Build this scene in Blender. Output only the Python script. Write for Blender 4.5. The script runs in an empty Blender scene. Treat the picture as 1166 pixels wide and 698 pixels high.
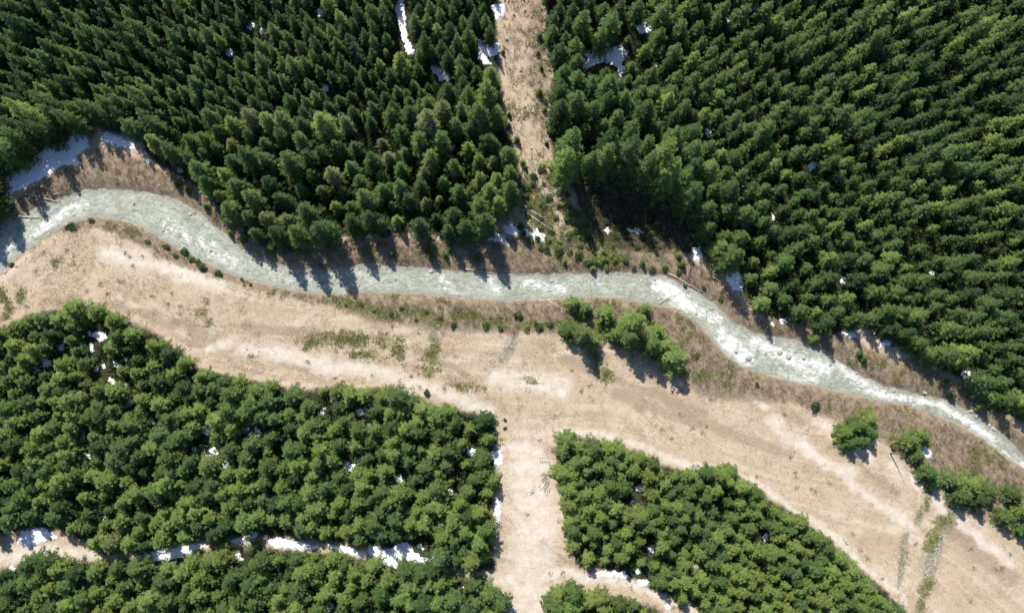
import bpy, math, random
import numpy as np
from mathutils import Matrix, Vector
SC = bpy.context.scene
COL = SC.collection
random.seed(7)
RNG = np.random.default_rng(7)

# ------------------------------------------------------------------ camera, sky, sun, exposure
PW, PH = 1166.0, 698.0            # photograph size: pixel measurements below were taken on it
FPX, ALT = 1045.0, 230.0          # focal length in those pixels, flying height in metres
NAD = (560.0, 470.0)              # the point straight below the drone
SUN_DIR = (-0.40, 0.92)           # where the sun stands, in plan
SUN_EL = 51.0
dc = np.array([NAD[0]-PW/2, -(NAD[1]-PH/2), -FPX]); dc /= np.linalg.norm(dc)
Zc = -dc
Yc = np.array([0, 1.0, 0]); Yc = Yc - Yc.dot(Zc)*Zc; Yc /= np.linalg.norm(Yc)
Xc = np.cross(Yc, Zc)
RW = np.array([Xc, Yc, Zc])       # camera to world
cam = bpy.data.cameras.new('camera'); camo = bpy.data.objects.new('camera', cam); COL.objects.link(camo)
m4 = Matrix([list(RW[i])+[0] for i in range(3)]+[[0, 0, 0, 1]])
camo.matrix_world = Matrix.Translation((0, 0, ALT)) @ m4
cam.sensor_width = 36; cam.lens = 36*FPX/PW; cam.clip_start = 1; cam.clip_end = 5000
SC.camera = camo
w = bpy.data.worlds.new('World'); SC.world = w; w.use_nodes = True
nt = w.node_tree; nt.nodes.clear()
sky = nt.nodes.new('ShaderNodeTexSky'); sky.sky_type = 'NISHITA'; sky.sun_disc = False
sky.sun_elevation = math.radians(SUN_EL); sky.sun_rotation = math.atan2(SUN_DIR[0], SUN_DIR[1])
sky.altitude = 900; sky.ozone_density = 4.0
bg = nt.nodes.new('ShaderNodeBackground'); bg.inputs[1].default_value = 0.11
wo = nt.nodes.new('ShaderNodeOutputWorld')
nt.links.new(sky.outputs[0], bg.inputs[0]); nt.links.new(bg.outputs[0], wo.inputs[0])
sl = bpy.data.lights.new('sun', 'SUN'); sl.energy = 5.0; sl.angle = math.radians(0.53); sl.color = (1.0, 0.95, 0.86)
so = bpy.data.objects.new('sun', sl); COL.objects.link(so)
e = math.radians(SUN_EL); n_ = math.hypot(*SUN_DIR)
sv = Vector((SUN_DIR[0]/n_*math.cos(e), SUN_DIR[1]/n_*math.cos(e), math.sin(e)))
so.rotation_euler = sv.to_track_quat('Z', 'Y').to_euler(); so.location = (0, 0, 300)
SC.view_settings.view_transform = 'Standard'; SC.view_settings.look = 'None'
SC.view_settings.exposure = 0.40; SC.view_settings.gamma = 1.0; SC.view_settings.use_curve_mapping = False
SC.render.engine = 'CYCLES'
SC.cycles.max_bounces = 6; SC.cycles.diffuse_bounces = 3; SC.cycles.glossy_bounces = 2; SC.cycles.transmission_bounces = 4

# ------------------------------------------------------------------ numpy helpers
def hashn(ix, iy, seed):
    h = (ix.astype(np.int64)*374761393 + iy.astype(np.int64)*668265263 + seed*1442695041) & 0x7fffffff
    h = ((h ^ (h >> 13))*1274126177) & 0x7fffffff
    return ((h ^ (h >> 16)) & 0xffff)/65535.0
def vnoise(x, y, seed=0):
    x = np.asarray(x, float); y = np.asarray(y, float)
    ix = np.floor(x); iy = np.floor(y); fx = x-ix; fy = y-iy
    fx = fx*fx*(3-2*fx); fy = fy*fy*(3-2*fy)
    a = hashn(ix, iy, seed); b = hashn(ix+1, iy, seed); c = hashn(ix, iy+1, seed); d = hashn(ix+1, iy+1, seed)
    return (a*(1-fx)+b*fx)*(1-fy)+(c*(1-fx)+d*fx)*fy
def fbm(x, y, seed=0, octv=4):
    s = 0; a = 0.5; t = 0
    for o in range(octv):
        s = s+a*vnoise(x*2**o+17.3*o, y*2**o-9.1*o, seed+o); t += a; a *= 0.5
    return s/t*2-1
def sstep(a, b, x):
    t = np.clip((x-a)/(b-a), 0, 1); return t*t*(3-2*t)
def seg_dist(px, py, pts, closed=False):
    pts = np.asarray(pts, float); n = len(pts); best = np.full(px.shape, 1e9)
    for i in range(n if closed else n-1):
        a = pts[i]; b = pts[(i+1) % n]; d = b-a; L = d.dot(d)+1e-12
        t = np.clip(((px-a[0])*d[0]+(py-a[1])*d[1])/L, 0, 1)
        best = np.minimum(best, (px-a[0]-t*d[0])**2+(py-a[1]-t*d[1])**2)
    return np.sqrt(best)
def inside(px, py, pts):
    pts = np.asarray(pts, float); n = len(pts); r = np.zeros(px.shape, bool)
    for i in range(n):
        x1, y1 = pts[i]; x2, y2 = pts[(i+1) % n]
        if y1 == y2: continue
        c = ((y1 > py) != (y2 > py)) & (px < (x2-x1)*(py-y1)/(y2-y1)+x1)
        r ^= c
    return r
def sdf(px, py, pts):              # positive inside
    d = seg_dist(px, py, pts, True); return np.where(inside(px, py, pts), d, -d)

# ------------------------------------------------------------------ from the photograph's plan to the ground
NB = [(-420,420),(-150,330),(-60,285),(0,255),(25,243),(50,232),(75,222),(100,215),(130,214),(165,218),(200,226),(228,240),(250,261),(275,281),(300,295),(330,304),(370,308),(400,302),(430,301),(470,304),(520,308),(570,311),(620,312),(680,309),(740,310),(765,316),(790,329),(815,345),(835,365),(860,378),(890,383),(920,391),(945,402),(970,420),(1000,436),(1040,446),(1080,455),(1110,470),(1140,492),(1166,517),(1230,560),(1400,640),(1700,720)]
SB = [(-420,480),(-150,385),(-60,345),(0,312),(20,292),(40,277),(60,263),(85,252),(110,247),(140,252),(170,264),(195,280),(220,293),(250,308),(290,322),(330,331),(370,336),(420,333),(480,335),(530,340),(580,343),(625,342),(660,338),(700,340),(740,346),(770,353),(792,366),(808,385),(825,404),(845,417),(880,430),(930,441),(980,452),(1030,462),(1060,470),(1090,483),(1120,501),(1145,520),(1166,535),(1230,590),(1400,690),(1700,780)]
def ray(px, py):
    v = np.stack([(np.asarray(px, float)-PW/2)/FPX, -(np.asarray(py, float)-PH/2)/FPX, -np.ones(np.shape(px))], -1)
    return v @ RW.T
def plane_pt(px, py, z=0.0):
    r = ray(px, py); t = (z-ALT)/r[..., 2]; return r[..., 0]*t, r[..., 1]*t
def project(x, y, z):
    c = np.stack([np.asarray(x, float), np.asarray(y, float), np.asarray(z, float)-ALT], -1) @ RW
    return PW/2+FPX*c[..., 0]/-c[..., 2], PH/2-FPX*c[..., 1]/-c[..., 2]
def to_world(pts, z=-0.3):
    p = np.array(pts, float); return np.stack(plane_pt(p[:, 0], p[:, 1], z), -1)
NBW, SBW = to_world(NB), to_world(SB)
RIVER_POLY = np.concatenate([NBW, SBW[::-1]])
CENTER = (NBW+np.stack([np.interp(NBW[:, 0], SBW[:, 0], SBW[:, 0]), np.interp(NBW[:, 0], SBW[:, 0], SBW[:, 1])], -1))/2
WATER_Z = -0.75
HOLLOW = [float(v) for v in plane_pt(np.array(728.0), np.array(243.0), 1.5)]
def macro(x, y):
    yb = np.interp(x, NBW[:, 0], NBW[:, 1]); d = y-yb
    z = 0.055*np.clip(d-14, 0, 500)+0.012*np.clip(-d-30, 0, 200)
    z = z-5.0*np.exp(-(((x-HOLLOW[0])/11.0)**2+((y-HOLLOW[1])/7.0)**2))  # ground dip added so tree shade reaches further across the hollow
    return z+0.5*fbm(x/26, y/26, 3, 2)*sstep(8, 25, np.abs(d))
def ground_z(x, y, dr=None):
    if dr is None: dr = -sdf(x, y, RIVER_POLY)
    bank = sstep(-1.8, 2.0, dr+0.7*fbm(x/2.2, y/2.2, 31, 2))
    z = macro(x, y)*sstep(0, 9, dr)
    z = z+0.30*sstep(0, 5, dr)+(1-bank)*-1.25
    return z+0.11*fbm(x/2.6, y/2.6, 11, 3)*sstep(0, 3, dr)+0.10*fbm(x/7, y/7, 12, 2)
def pix_ground(px, py, hgt=0.0):
    px = np.asarray(px, float); py = np.asarray(py, float); z = np.zeros(px.shape)
    for _ in range(6):
        x, y = plane_pt(px, py, z+hgt); z = macro(x, y)
    return x, y

# ------------------------------------------------------------------ node helpers
def new_mat(name):
    m = bpy.data.materials.new(name); m.use_nodes = True; m.node_tree.nodes.clear()
    return m, m.node_tree
class NB_:
    def __init__(s, nt): s.nt = nt
    def n(s, t, **k):
        nd = s.nt.nodes.new(t)
        for a, b in k.items(): setattr(nd, a, b)
        return nd
    def lk(s, a, b): s.nt.links.new(a, b)
    def put(s, sock, v):
        if isinstance(v, bpy.types.NodeSocket): s.lk(v, sock)
        else: sock.default_value = v
    def math(s, op, a, b=0.0, c=0.0, clamp=False):
        nd = s.n('ShaderNodeMath', operation=op, use_clamp=clamp)
        s.put(nd.inputs[0], a); s.put(nd.inputs[1], b)
        if op in ('MULTIPLY_ADD', 'SMOOTH_MIN'): s.put(nd.inputs[2], c)
        return nd.outputs[0]
    def mix(s, f, a, b, bt='MIX'):
        nd = s.n('ShaderNodeMix', data_type='RGBA', blend_type=bt, clamp_factor=True)
        s.put(nd.inputs[0], f)
        s.put(nd.inputs[6], a if isinstance(a, bpy.types.NodeSocket) else (*a, 1))
        s.put(nd.inputs[7], b if isinstance(b, bpy.types.NodeSocket) else (*b, 1))
        return nd.outputs[2]
    def ss(s, v, lo, hi):
        nd = s.n('ShaderNodeMapRange', interpolation_type='SMOOTHSTEP')
        s.put(nd.inputs[0], v); s.put(nd.inputs[1], lo); s.put(nd.inputs[2], hi); nd.inputs[3].default_value = 0; nd.inputs[4].default_value = 1
        return nd.outputs[0]
    def noise(s, vec, scale, detail=4, rough=0.55, dist=0.0, out=0):
        nd = s.n('ShaderNodeTexNoise'); s.put(nd.inputs['Vector'], vec)
        nd.inputs['Scale'].default_value = scale; nd.inputs['Detail'].default_value = detail
        nd.inputs['Roughness'].default_value = rough; nd.inputs['Distortion'].default_value = dist
        return nd.outputs[out]
    def attr(s, name, out='Fac'):
        nd = s.n('ShaderNodeAttribute'); nd.attribute_name = name; return nd.outputs[out]
    def pos(s): return s.n('ShaderNodeNewGeometry').outputs['Position']
    def bump(s, h, strength, dist):
        nd = s.n('ShaderNodeBump'); s.put(nd.inputs['Height'], h); nd.inputs['Strength'].default_value = strength; nd.inputs['Distance'].default_value = dist
        return nd.outputs[0]
    def principled(s, col, rough=0.8, spec=0.2, normal=None):
        p = s.n('ShaderNodeBsdfPrincipled'); s.put(p.inputs['Base Color'], col if isinstance(col, bpy.types.NodeSocket) else (*col, 1))
        s.put(p.inputs['Roughness'], rough); s.put(p.inputs['Specular IOR Level'], spec)
        if normal is not None: s.lk(normal, p.inputs['Normal'])
        return p
    def out(s, sh):
        o = s.n('ShaderNodeOutputMaterial'); s.lk(sh, o.inputs[0])

# ------------------------------------------------------------------ mesh helpers
def make_mesh(name, verts, faces, mat=None, smooth=False):
    """faces: one (n,k) array, or a list of tuples"""
    me = bpy.data.meshes.new(name)
    verts = np.asarray(verts, np.float32)
    if isinstance(faces, np.ndarray):
        k = faces.shape[1]; nf = len(faces)
        me.vertices.add(len(verts)); me.vertices.foreach_set('co', verts.ravel())
        me.loops.add(nf*k); me.loops.foreach_set('vertex_index', faces.astype(np.int32).ravel())
        me.polygons.add(nf); me.polygons.foreach_set('loop_start', np.arange(0, nf*k, k, dtype=np.int32))
        me.update(calc_edges=True)
    else:
        me.from_pydata([tuple(map(float, v)) for v in verts], [], [tuple(map(int, f)) for f in faces]); me.update()
    if mat: me.materials.append(mat)
    me.polygons.foreach_set('use_smooth', np.full(len(me.polygons), smooth, bool))
    return me
def add_attr(me, name, vals, typ='FLOAT'):
    a = me.attributes.new(name, typ, 'POINT')
    vals = np.asarray(vals, np.float32)
    if typ == 'FLOAT': a.data.foreach_set('value', vals)
    else: a.data.foreach_set('color', vals.ravel())
def link(name, me, loc=(0, 0, 0), parent=None):
    o = bpy.data.objects.new(name, me); COL.objects.link(o); o.location = loc
    if parent: o.parent = parent
    return o
def tag(o, label=None, cat=None, group=None, kind=None):
    if label: o['label'] = label
    if cat: o['category'] = cat
    if group: o['group'] = group
    if kind: o['kind'] = kind
    return o
class Geo:
    def __init__(s): s.v = []; s.f = []; s.a = []
    def quad(s, p, a=0.5):
        i = len(s.v); s.v += p; s.a += [a]*len(p); s.f.append(tuple(range(i, i+len(p))))
    def tube(s, pts, rads, n=6, a=0.5, cap=True):
        base = len(s.v); pts = [Vector(p) for p in pts]
        for k, p in enumerate(pts):
            d = (pts[min(k+1, len(pts)-1)]-pts[max(k-1, 0)]).normalized()
            u = d.orthogonal().normalized(); v = d.cross(u)
            for j in range(n):
                t = 2*math.pi*j/n; s.v.append(p+(u*math.cos(t)+v*math.sin(t))*rads[k]); s.a.append(a)
        for k in range(len(pts)-1):
            for j in range(n):
                s.f.append((base+k*n+j, base+k*n+(j+1) % n, base+(k+1)*n+(j+1) % n, base+(k+1)*n+j))
        if cap:
            s.f.append(tuple(base+j for j in range(n))[::-1]); s.f.append(tuple(base+(len(pts)-1)*n+j for j in range(n)))
    def box(s, c, size, rot=0.0, a=0.5):
        i = len(s.v); cs, sn = math.cos(rot), math.sin(rot)
        for z in (-1, 1):
            for x, y in ((-1, -1), (1, -1), (1, 1), (-1, 1)):
                X = x*size[0]/2; Y = y*size[1]/2
                s.v.append((c[0]+X*cs-Y*sn, c[1]+X*sn+Y*cs, c[2]+z*size[2]/2)); s.a.append(a)
        for f in ((0, 3, 2, 1), (4, 5, 6, 7), (0, 1, 5, 4), (1, 2, 6, 5), (2, 3, 7, 6), (3, 0, 4, 7)): s.f.append(tuple(i+k for k in f))
    def mesh(s, name, mat, smooth=False):
        me = make_mesh(name, [tuple(v) for v in s.v], s.f, mat, smooth); add_attr(me, 'vary', s.a); return me

# ------------------------------------------------------------------ plan of the place (pixel measurements -> ground)
NW = [(-25,-25),(575,-25),(566,40),(571,92),(572,130),(585,165),(594,200),(588,235),(566,252),(545,268),(505,272),(480,264),(440,270),(400,268),(370,274),(335,280),(295,280),(258,252),(240,228),(204,202),(172,185),(160,162),(118,146),(100,140),(72,149),(32,168),(0,190),(-25,200)]
NE = [(622,-25),(1191,-25),(1191,492),(1166,482),(1135,470),(1112,440),(1083,428),(1052,410),(1020,394),(985,372),(950,382),(920,372),(872,362),(852,350),(838,318),(815,305),(800,292),(782,262),(776,225),(752,200),(712,196),(690,190),(668,200),(645,208),(634,190),(624,160),(627,130),(630,80),(622,40)]
SW = [(-25,385),(0,374),(30,360),(60,352),(100,351),(140,364),(180,380),(207,402),(218,416),(260,428),(300,436),(340,444),(390,440),(420,443),(447,441),(472,455),(500,463),(530,468),(563,472),(566,500),(563,560),(560,610),(564,648),(545,650),(485,640),(450,628),(400,620),(350,615),(300,610),(250,612),(200,620),(160,630),(118,632),(98,618),(70,605),(25,602),(0,606),(-25,606)]
SWB = [(-25,655),(0,650),(40,640),(80,638),(130,643),(180,635),(240,626),(300,623),(350,627),(400,634),(450,642),(490,646),(545,662),(566,668),(575,690),(578,725),(-25,725)]
SE = [(633,500),(660,497),(700,507),(735,523),(760,530),(790,540),(815,532),(840,538),(865,562),(900,582),(925,600),(945,618),(975,643),(1000,663),(1025,692),(1040,725),(850,725),(800,694),(752,675),(722,660),(692,650),(660,645),(648,625),(650,600),(643,570),(636,540)]
SEB = [(622,679),(650,674),(690,677),(720,683),(755,695),(780,725),(625,725)]
STANDS = dict(NW=NW, NE=NE, SW=SW, SWB=SWB, SE=SE, SEB=SEB)
def gpoly(p):
    p = np.array(p, float); return np.stack(pix_ground(p[:, 0], p[:, 1]), -1)
# the pale, brown and green streaks and patches of the clearing: (points, half width) in pixels
PALE = [([(275,398),(330,406),(400,421),(470,434)],13),([(300,404),(400,420)],9),([(600,520),(605,600),(603,698),(603,760)],38),([(560,660),(640,652),(680,657),(730,668),(770,684),(810,705)],9),([(-60,633),(0,632),(60,628),(112,633)],11),
 ([(640,490),(700,498),(760,520),(850,545),(900,576),(960,622),(1030,688)],6),([(930,480),(990,520)],10),([(822,432),(875,465)],7),([(120,290),(250,320)],16),([(420,420),(560,470)],11),([(1020,530),(1150,640)],9),([(880,480),(960,540),(1040,600)],9),([(560,430),(640,440)],15),([(235,395),(262,390)],7),([(-40,395),(10,378),(40,360)],6),([(120,655),(160,640)],4)]
BROWN = [([(60,347),(130,345),(200,368),(260,393)],6),([(215,388),(290,402),(350,425)],5),([(850,552),(930,605)],5),([(470,455),(560,462)],7),([(595,502),(650,520)],9),([(700,450),(900,515)],8),([(950,510),(1020,560)],6),([(1080,600),(1150,660)],10),([(370,340),(440,370)],6),([(640,410),(800,470)],7),([(608,-40),(612,60),(615,120)],9),([(575,560),(605,600),(640,640),(680,655)],3),([(566,580),(600,625),(640,650)],2.5),([(470,395),(530,425)],5),([(280,370),(390,385)],8),([(595,560),(612,566)],4),([(555,640),(590,640)],4)]
GREEN = [([(352,390),(385,384),(412,388)],9),([(436,384),(452,396),(448,408)],9),([(400,402),(430,404)],5),([(492,395),(488,418)],9),([(510,438),(548,441)],3.5),([(0,335),(8,362)],7),([(62,300),(84,300)],3),([(222,357),(236,368)],4.5),([(20,327),(22,340)],5),([(388,345),(425,352),(470,357),(500,367)],8),([(520,352),(560,366),(620,370)],6),([(640,235),(665,270),(705,300)],13),([(600,215),(640,285)],15),([(760,420),(830,430)],4),([(1078,590),(1062,625)],9),([(1060,650),(1050,690)],5),([(1030,630),(1024,655)],3),([(1057,560),(1050,588)],3),([(590,432),(620,436)],2.5),([(690,430),(650,360),(700,385)],8)]
LITTER = [([(491,377),(494,396)],9),([(1086,582),(1070,618),(1060,640),(1055,668),(1046,705)],9),([(1072,612),(1060,645)],12),([(1033,613),(1028,640),(1022,668)],6),([(1060,555),(1048,592)],7),([(585,380),(572,412)],5.5),([(97,205),(60,232)],8)]
def streak(x, y, px, py, items, soft=1.0):
    r = np.zeros(x.shape)
    px = px+7*fbm(x/4.5, y/4.5, 51, 3); py = py+7*fbm(x/4.5, y/4.5, 54, 3)
    for pts, hw in items:
        r = np.maximum(r, np.clip(1.25-seg_dist(px, py, pts)/(hw*soft), 0, 1))
    return r
SCRUB_N = ([-200,0,60,130,200,260,330,400,500,600,700,800,860,950,1040,1100,1166,1400],[14,14,30,46,26,15,24,34,34,45,40,28,18,28,36,26,16,16])
SCRUB_S = ([-200,0,60,100,150,200,250,330,380,420,500,600,680,750,800,850,900,1000,1050,1100,1166,1400],[2,3,5,13,20,17,9,9,13,34,42,36,48,60,56,36,24,44,74,84,60,50])

# ------------------------------------------------------------------ ground material
def ground_material():
    m, nt = new_mat('meadow_ground'); b = NB_(nt); P = b.pos()
    dr, forest, scrub = b.attr('river_dist'), b.attr('forest'), b.attr('scrub')
    pale, brown, green, litter, al = b.attr('pale'), b.attr('brown'), b.attr('green'), b.attr('litter'), b.attr('along')
    n1 = b.noise(P, 0.09, 5, 0.6); n2 = b.noise(P, 0.55, 5, 0.65); n3 = b.noise(P, 2.6, 3, 0.7); n4 = b.noise(P, 0.22, 4, 0.6); n5 = b.noise(P, 0.3, 6, 0.72, 0.4)
    cx = b.n('ShaderNodeCombineXYZ'); b.put(cx.inputs[0], b.math('MULTIPLY', al, 0.035)); b.put(cx.inputs[1], b.math('MULTIPLY', dr, 0.42))
    st = b.noise(cx.outputs[0], 1.0, 4, 0.6)
    sx = b.n('ShaderNodeSeparateXYZ'); b.lk(P, sx.inputs[0]); south = b.ss(sx.outputs[1], 48.0, 40.0)
    def mask(v, lo, hi, n=n2, k=0.9):           # ragged edges
        return b.ss(b.math('MULTIPLY_ADD', b.math('SUBTRACT', n, 0.5), k, v), lo, hi)
    tan = b.mix(b.ss(n1, 0.35, 0.65), (0.41,0.314,0.220), (0.462,0.376,0.28))
    tan = b.mix(b.math('MULTIPLY', b.ss(st, 0.52, 0.66), b.math('MULTIPLY', south, 0.6)), tan, (0.55,0.475,0.375))
    tan = b.mix(b.math('MULTIPLY', b.ss(st, 0.48, 0.36), b.math('MULTIPLY', south, 0.6)), tan, (0.35,0.265,0.175))
    tan = b.mix(b.math('MULTIPLY', b.ss(n4, 0.58, 0.74), 0.5), tan, (0.48,0.425,0.365))
    tan = b.mix(b.math('MULTIPLY', b.ss(n5, 0.56, 0.70), 0.55), tan, (0.27,0.205,0.145))
    col = b.mix(b.math('MULTIPLY', b.ss(b.math('MULTIPLY_ADD', b.math('SUBTRACT', n5, 0.5), 1.6, brown), 0.05, 0.8), 0.7), tan, (0.27,0.205,0.145))
    col = b.mix(b.math('MULTIPLY', b.ss(b.math('MULTIPLY_ADD', b.math('SUBTRACT', n5, 0.5), 1.9, pale), 0.15, 1.15), 0.8), col, b.mix(b.ss(n2, 0.35, 0.7), (0.62,0.565,0.49), (0.49,0.435,0.365)))
    scol = b.mix(b.ss(n2, 0.35, 0.65), (0.15,0.115,0.078), (0.27,0.21,0.145))
    scol = b.mix(b.math('MULTIPLY', b.ss(n4, 0.55, 0.7), 0.6), scol, (0.13,0.12,0.07))
    col = b.mix(mask(scrub, -0.6, 1.0, n2, 4.0), col, scol)
    col = b.mix(b.math('MULTIPLY', b.ss(b.math('MULTIPLY_ADD', b.math('SUBTRACT', n2, 0.5), 2.4, litter), 0.3, 0.9), 0.85), col, b.mix(b.ss(n3, 0.3, 0.7), (0.085,0.085,0.05), (0.27,0.25,0.19)))
    col = b.mix(b.math('MULTIPLY', mask(green, 0.4, 1.0, n2, 2.2), 0.6), col, b.mix(n3, (0.13,0.15,0.05), (0.30,0.27,0.13)))
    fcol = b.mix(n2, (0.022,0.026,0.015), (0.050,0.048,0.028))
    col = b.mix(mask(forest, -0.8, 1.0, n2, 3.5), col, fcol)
    gcol = b.mix(n3, (0.20,0.19,0.17), (0.45,0.42,0.38))
    col = b.mix(b.ss(b.math('MULTIPLY_ADD', b.math('SUBTRACT', n2, 0.5), 2.5, dr), 0.2, -0.6), col, gcol)
    # fine mottling of matted grass, bare soil and stones
    f1 = b.noise(P, 1.3, 6, 0.75, 0.3); f2 = b.noise(P, 0.75, 5, 0.75)
    notf = b.ss(forest, 0.5, -0.5)
    col = b.mix(b.math('MULTIPLY', b.math('MULTIPLY', b.ss(f1, 0.52, 0.68), 0.30), notf), col, (0.25,0.19,0.13))
    col = b.mix(b.math('MULTIPLY', b.math('MULTIPLY', b.ss(f1, 0.47, 0.34), 0.25), notf), col, (0.57,0.50,0.40))
    col = b.mix(b.math('MULTIPLY', b.math('MULTIPLY', b.ss(f2, 0.60, 0.74), 0.20), notf), col, (0.43,0.385,0.335))
    sp = b.noise(P, 5.0, 2, 0.7)
    col = b.mix(b.math('MULTIPLY', b.ss(sp, 0.60, 0.72), 0.35), col, (0.64,0.55,0.42))
    col = b.mix(b.math('MULTIPLY', b.ss(sp, 0.40, 0.30), 0.45), col, (0.17,0.125,0.08))
    h = b.math('ADD', b.math('MULTIPLY', n3, 0.5), n2)
    p = b.principled(col, 0.95, 0.05, b.bump(h, 0.55, 0.28)); b.out(p.outputs[0]); return m
MAT_GROUND = ground_material()

def grid_axis(lo, hi, step, far):
    mid = np.arange(lo, hi+1e-6, step); out = []; x = hi; s = step
    while x < far: s *= 1.18; x += s; out.append(x)
    left = []; x = lo; s = step
    while x > -far: s *= 1.18; x -= s; left.append(x)
    return np.concatenate([left[::-1], mid, out])
gx = grid_axis(-142, 152, 0.45, 1500); gy = grid_axis(-66, 132, 0.45, 1500)
GX, GY = np.meshgrid(gx, gy); X = GX.ravel(); Y = GY.ravel()
DR = -sdf(X, Y, RIVER_POLY)
Z = ground_z(X, Y, DR)
PXg, PYg = project(X, Y, Z)
def grid_faces(nx, ny):
    i = np.arange(nx*ny).reshape(ny, nx)
    return np.stack([i[:-1, :-1].ravel(), i[:-1, 1:].ravel(), i[1:, 1:].ravel(), i[1:, :-1].ravel()], -1)
me = make_mesh('ground', np.stack([X, Y, Z], -1), grid_faces(len(gx), len(gy)), MAT_GROUND, True)
yb = np.interp(X, CENTER[:, 0], CENTER[:, 1]); NORTH = Y > yb
def extend(p):     # stands run on beyond the frame
    out = []
    for x, y in p:
        if x <= -25: x = -900
        if x >= 1191: x = 2200
        if y <= -25: y = -900
        if y >= 725: y = 1500
        out.append((x, y))
    return out
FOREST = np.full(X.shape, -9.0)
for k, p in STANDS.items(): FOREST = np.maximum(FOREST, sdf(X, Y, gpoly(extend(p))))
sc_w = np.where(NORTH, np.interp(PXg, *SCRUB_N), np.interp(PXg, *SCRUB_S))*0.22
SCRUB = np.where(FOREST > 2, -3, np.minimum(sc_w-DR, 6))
# open ground east of the strip: shade painted with the forest floor colour
HOLLOW_SHADE = sdf(X, Y, gpoly([(640,190),(700,185),(780,215),(800,290),(690,285),(665,250)]))
FOREST = np.maximum(FOREST, HOLLOW_SHADE)
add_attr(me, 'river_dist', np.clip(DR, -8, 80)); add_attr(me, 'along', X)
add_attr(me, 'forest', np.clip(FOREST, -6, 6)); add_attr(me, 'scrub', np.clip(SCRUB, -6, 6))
inn = (PXg > -200) & (PXg < 1400) & (PYg > -200) & (PYg < 900)
for nm, items in (('pale', PALE), ('brown', BROWN), ('green', GREEN), ('litter', LITTER)):
    v = np.zeros(X.shape); v[inn] = streak(X[inn], Y[inn], PXg[inn], PYg[inn], items); add_attr(me, nm, v)
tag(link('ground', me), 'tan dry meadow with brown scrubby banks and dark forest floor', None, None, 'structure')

# ------------------------------------------------------------------ river
CEN_L = np.concatenate([[0], np.cumsum(np.linalg.norm(np.diff(CENTER, axis=0), axis=1))])
def flow_coords(x, y):
    best = np.full(x.shape, 1e9); s = np.zeros(x.shape); t = np.zeros(x.shape)
    for i in range(len(CENTER)-1):
        a = CENTER[i]; d = CENTER[i+1]-a; L = np.linalg.norm(d); u = d/L
        q = np.clip((x-a[0])*u[0]+(y-a[1])*u[1], 0, L)
        dx = x-a[0]-q*u[0]; dy = y-a[1]-q*u[1]; dd = dx*dx+dy*dy; k = dd < best
        best = np.where(k, dd, best); s = np.where(k, CEN_L[i]+q, s); t = np.where(k, np.sign(u[0]*dy-u[1]*dx)*np.sqrt(dd), t)
    return s, t
FOAM = [([(45,262),(70,245),(95,232)],9,0.7),([(0,290),(40,268)],7,0.6),([(190,255),(230,275),(265,300)],12,0.6),([(300,306),(330,318)],9,0.4),([(505,318),(520,335)],8,0.6),([(552,312),(566,330)],7,0.75),([(600,322),(640,330)],10,0.7),([(672,312),(690,330)],6,0.5),([(752,325),(780,345)],13,1.0),([(790,350),(815,365)],10,0.75),([(825,385),(850,410)],14,0.95),([(860,390),(900,410),(940,420)],12,0.8),([(890,430),(930,432)],6,0.7),([(955,412),(980,435),(1010,452)],10,0.85),([(1000,450),(1060,458)],7,0.8),([(1070,460),(1100,480),(1130,500)],7,0.9),([(1090,485),(1166,530)],5,0.7),([(400,315),(420,320)],8,0.4),([(130,230),(180,240)],10,0.3)]
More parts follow.
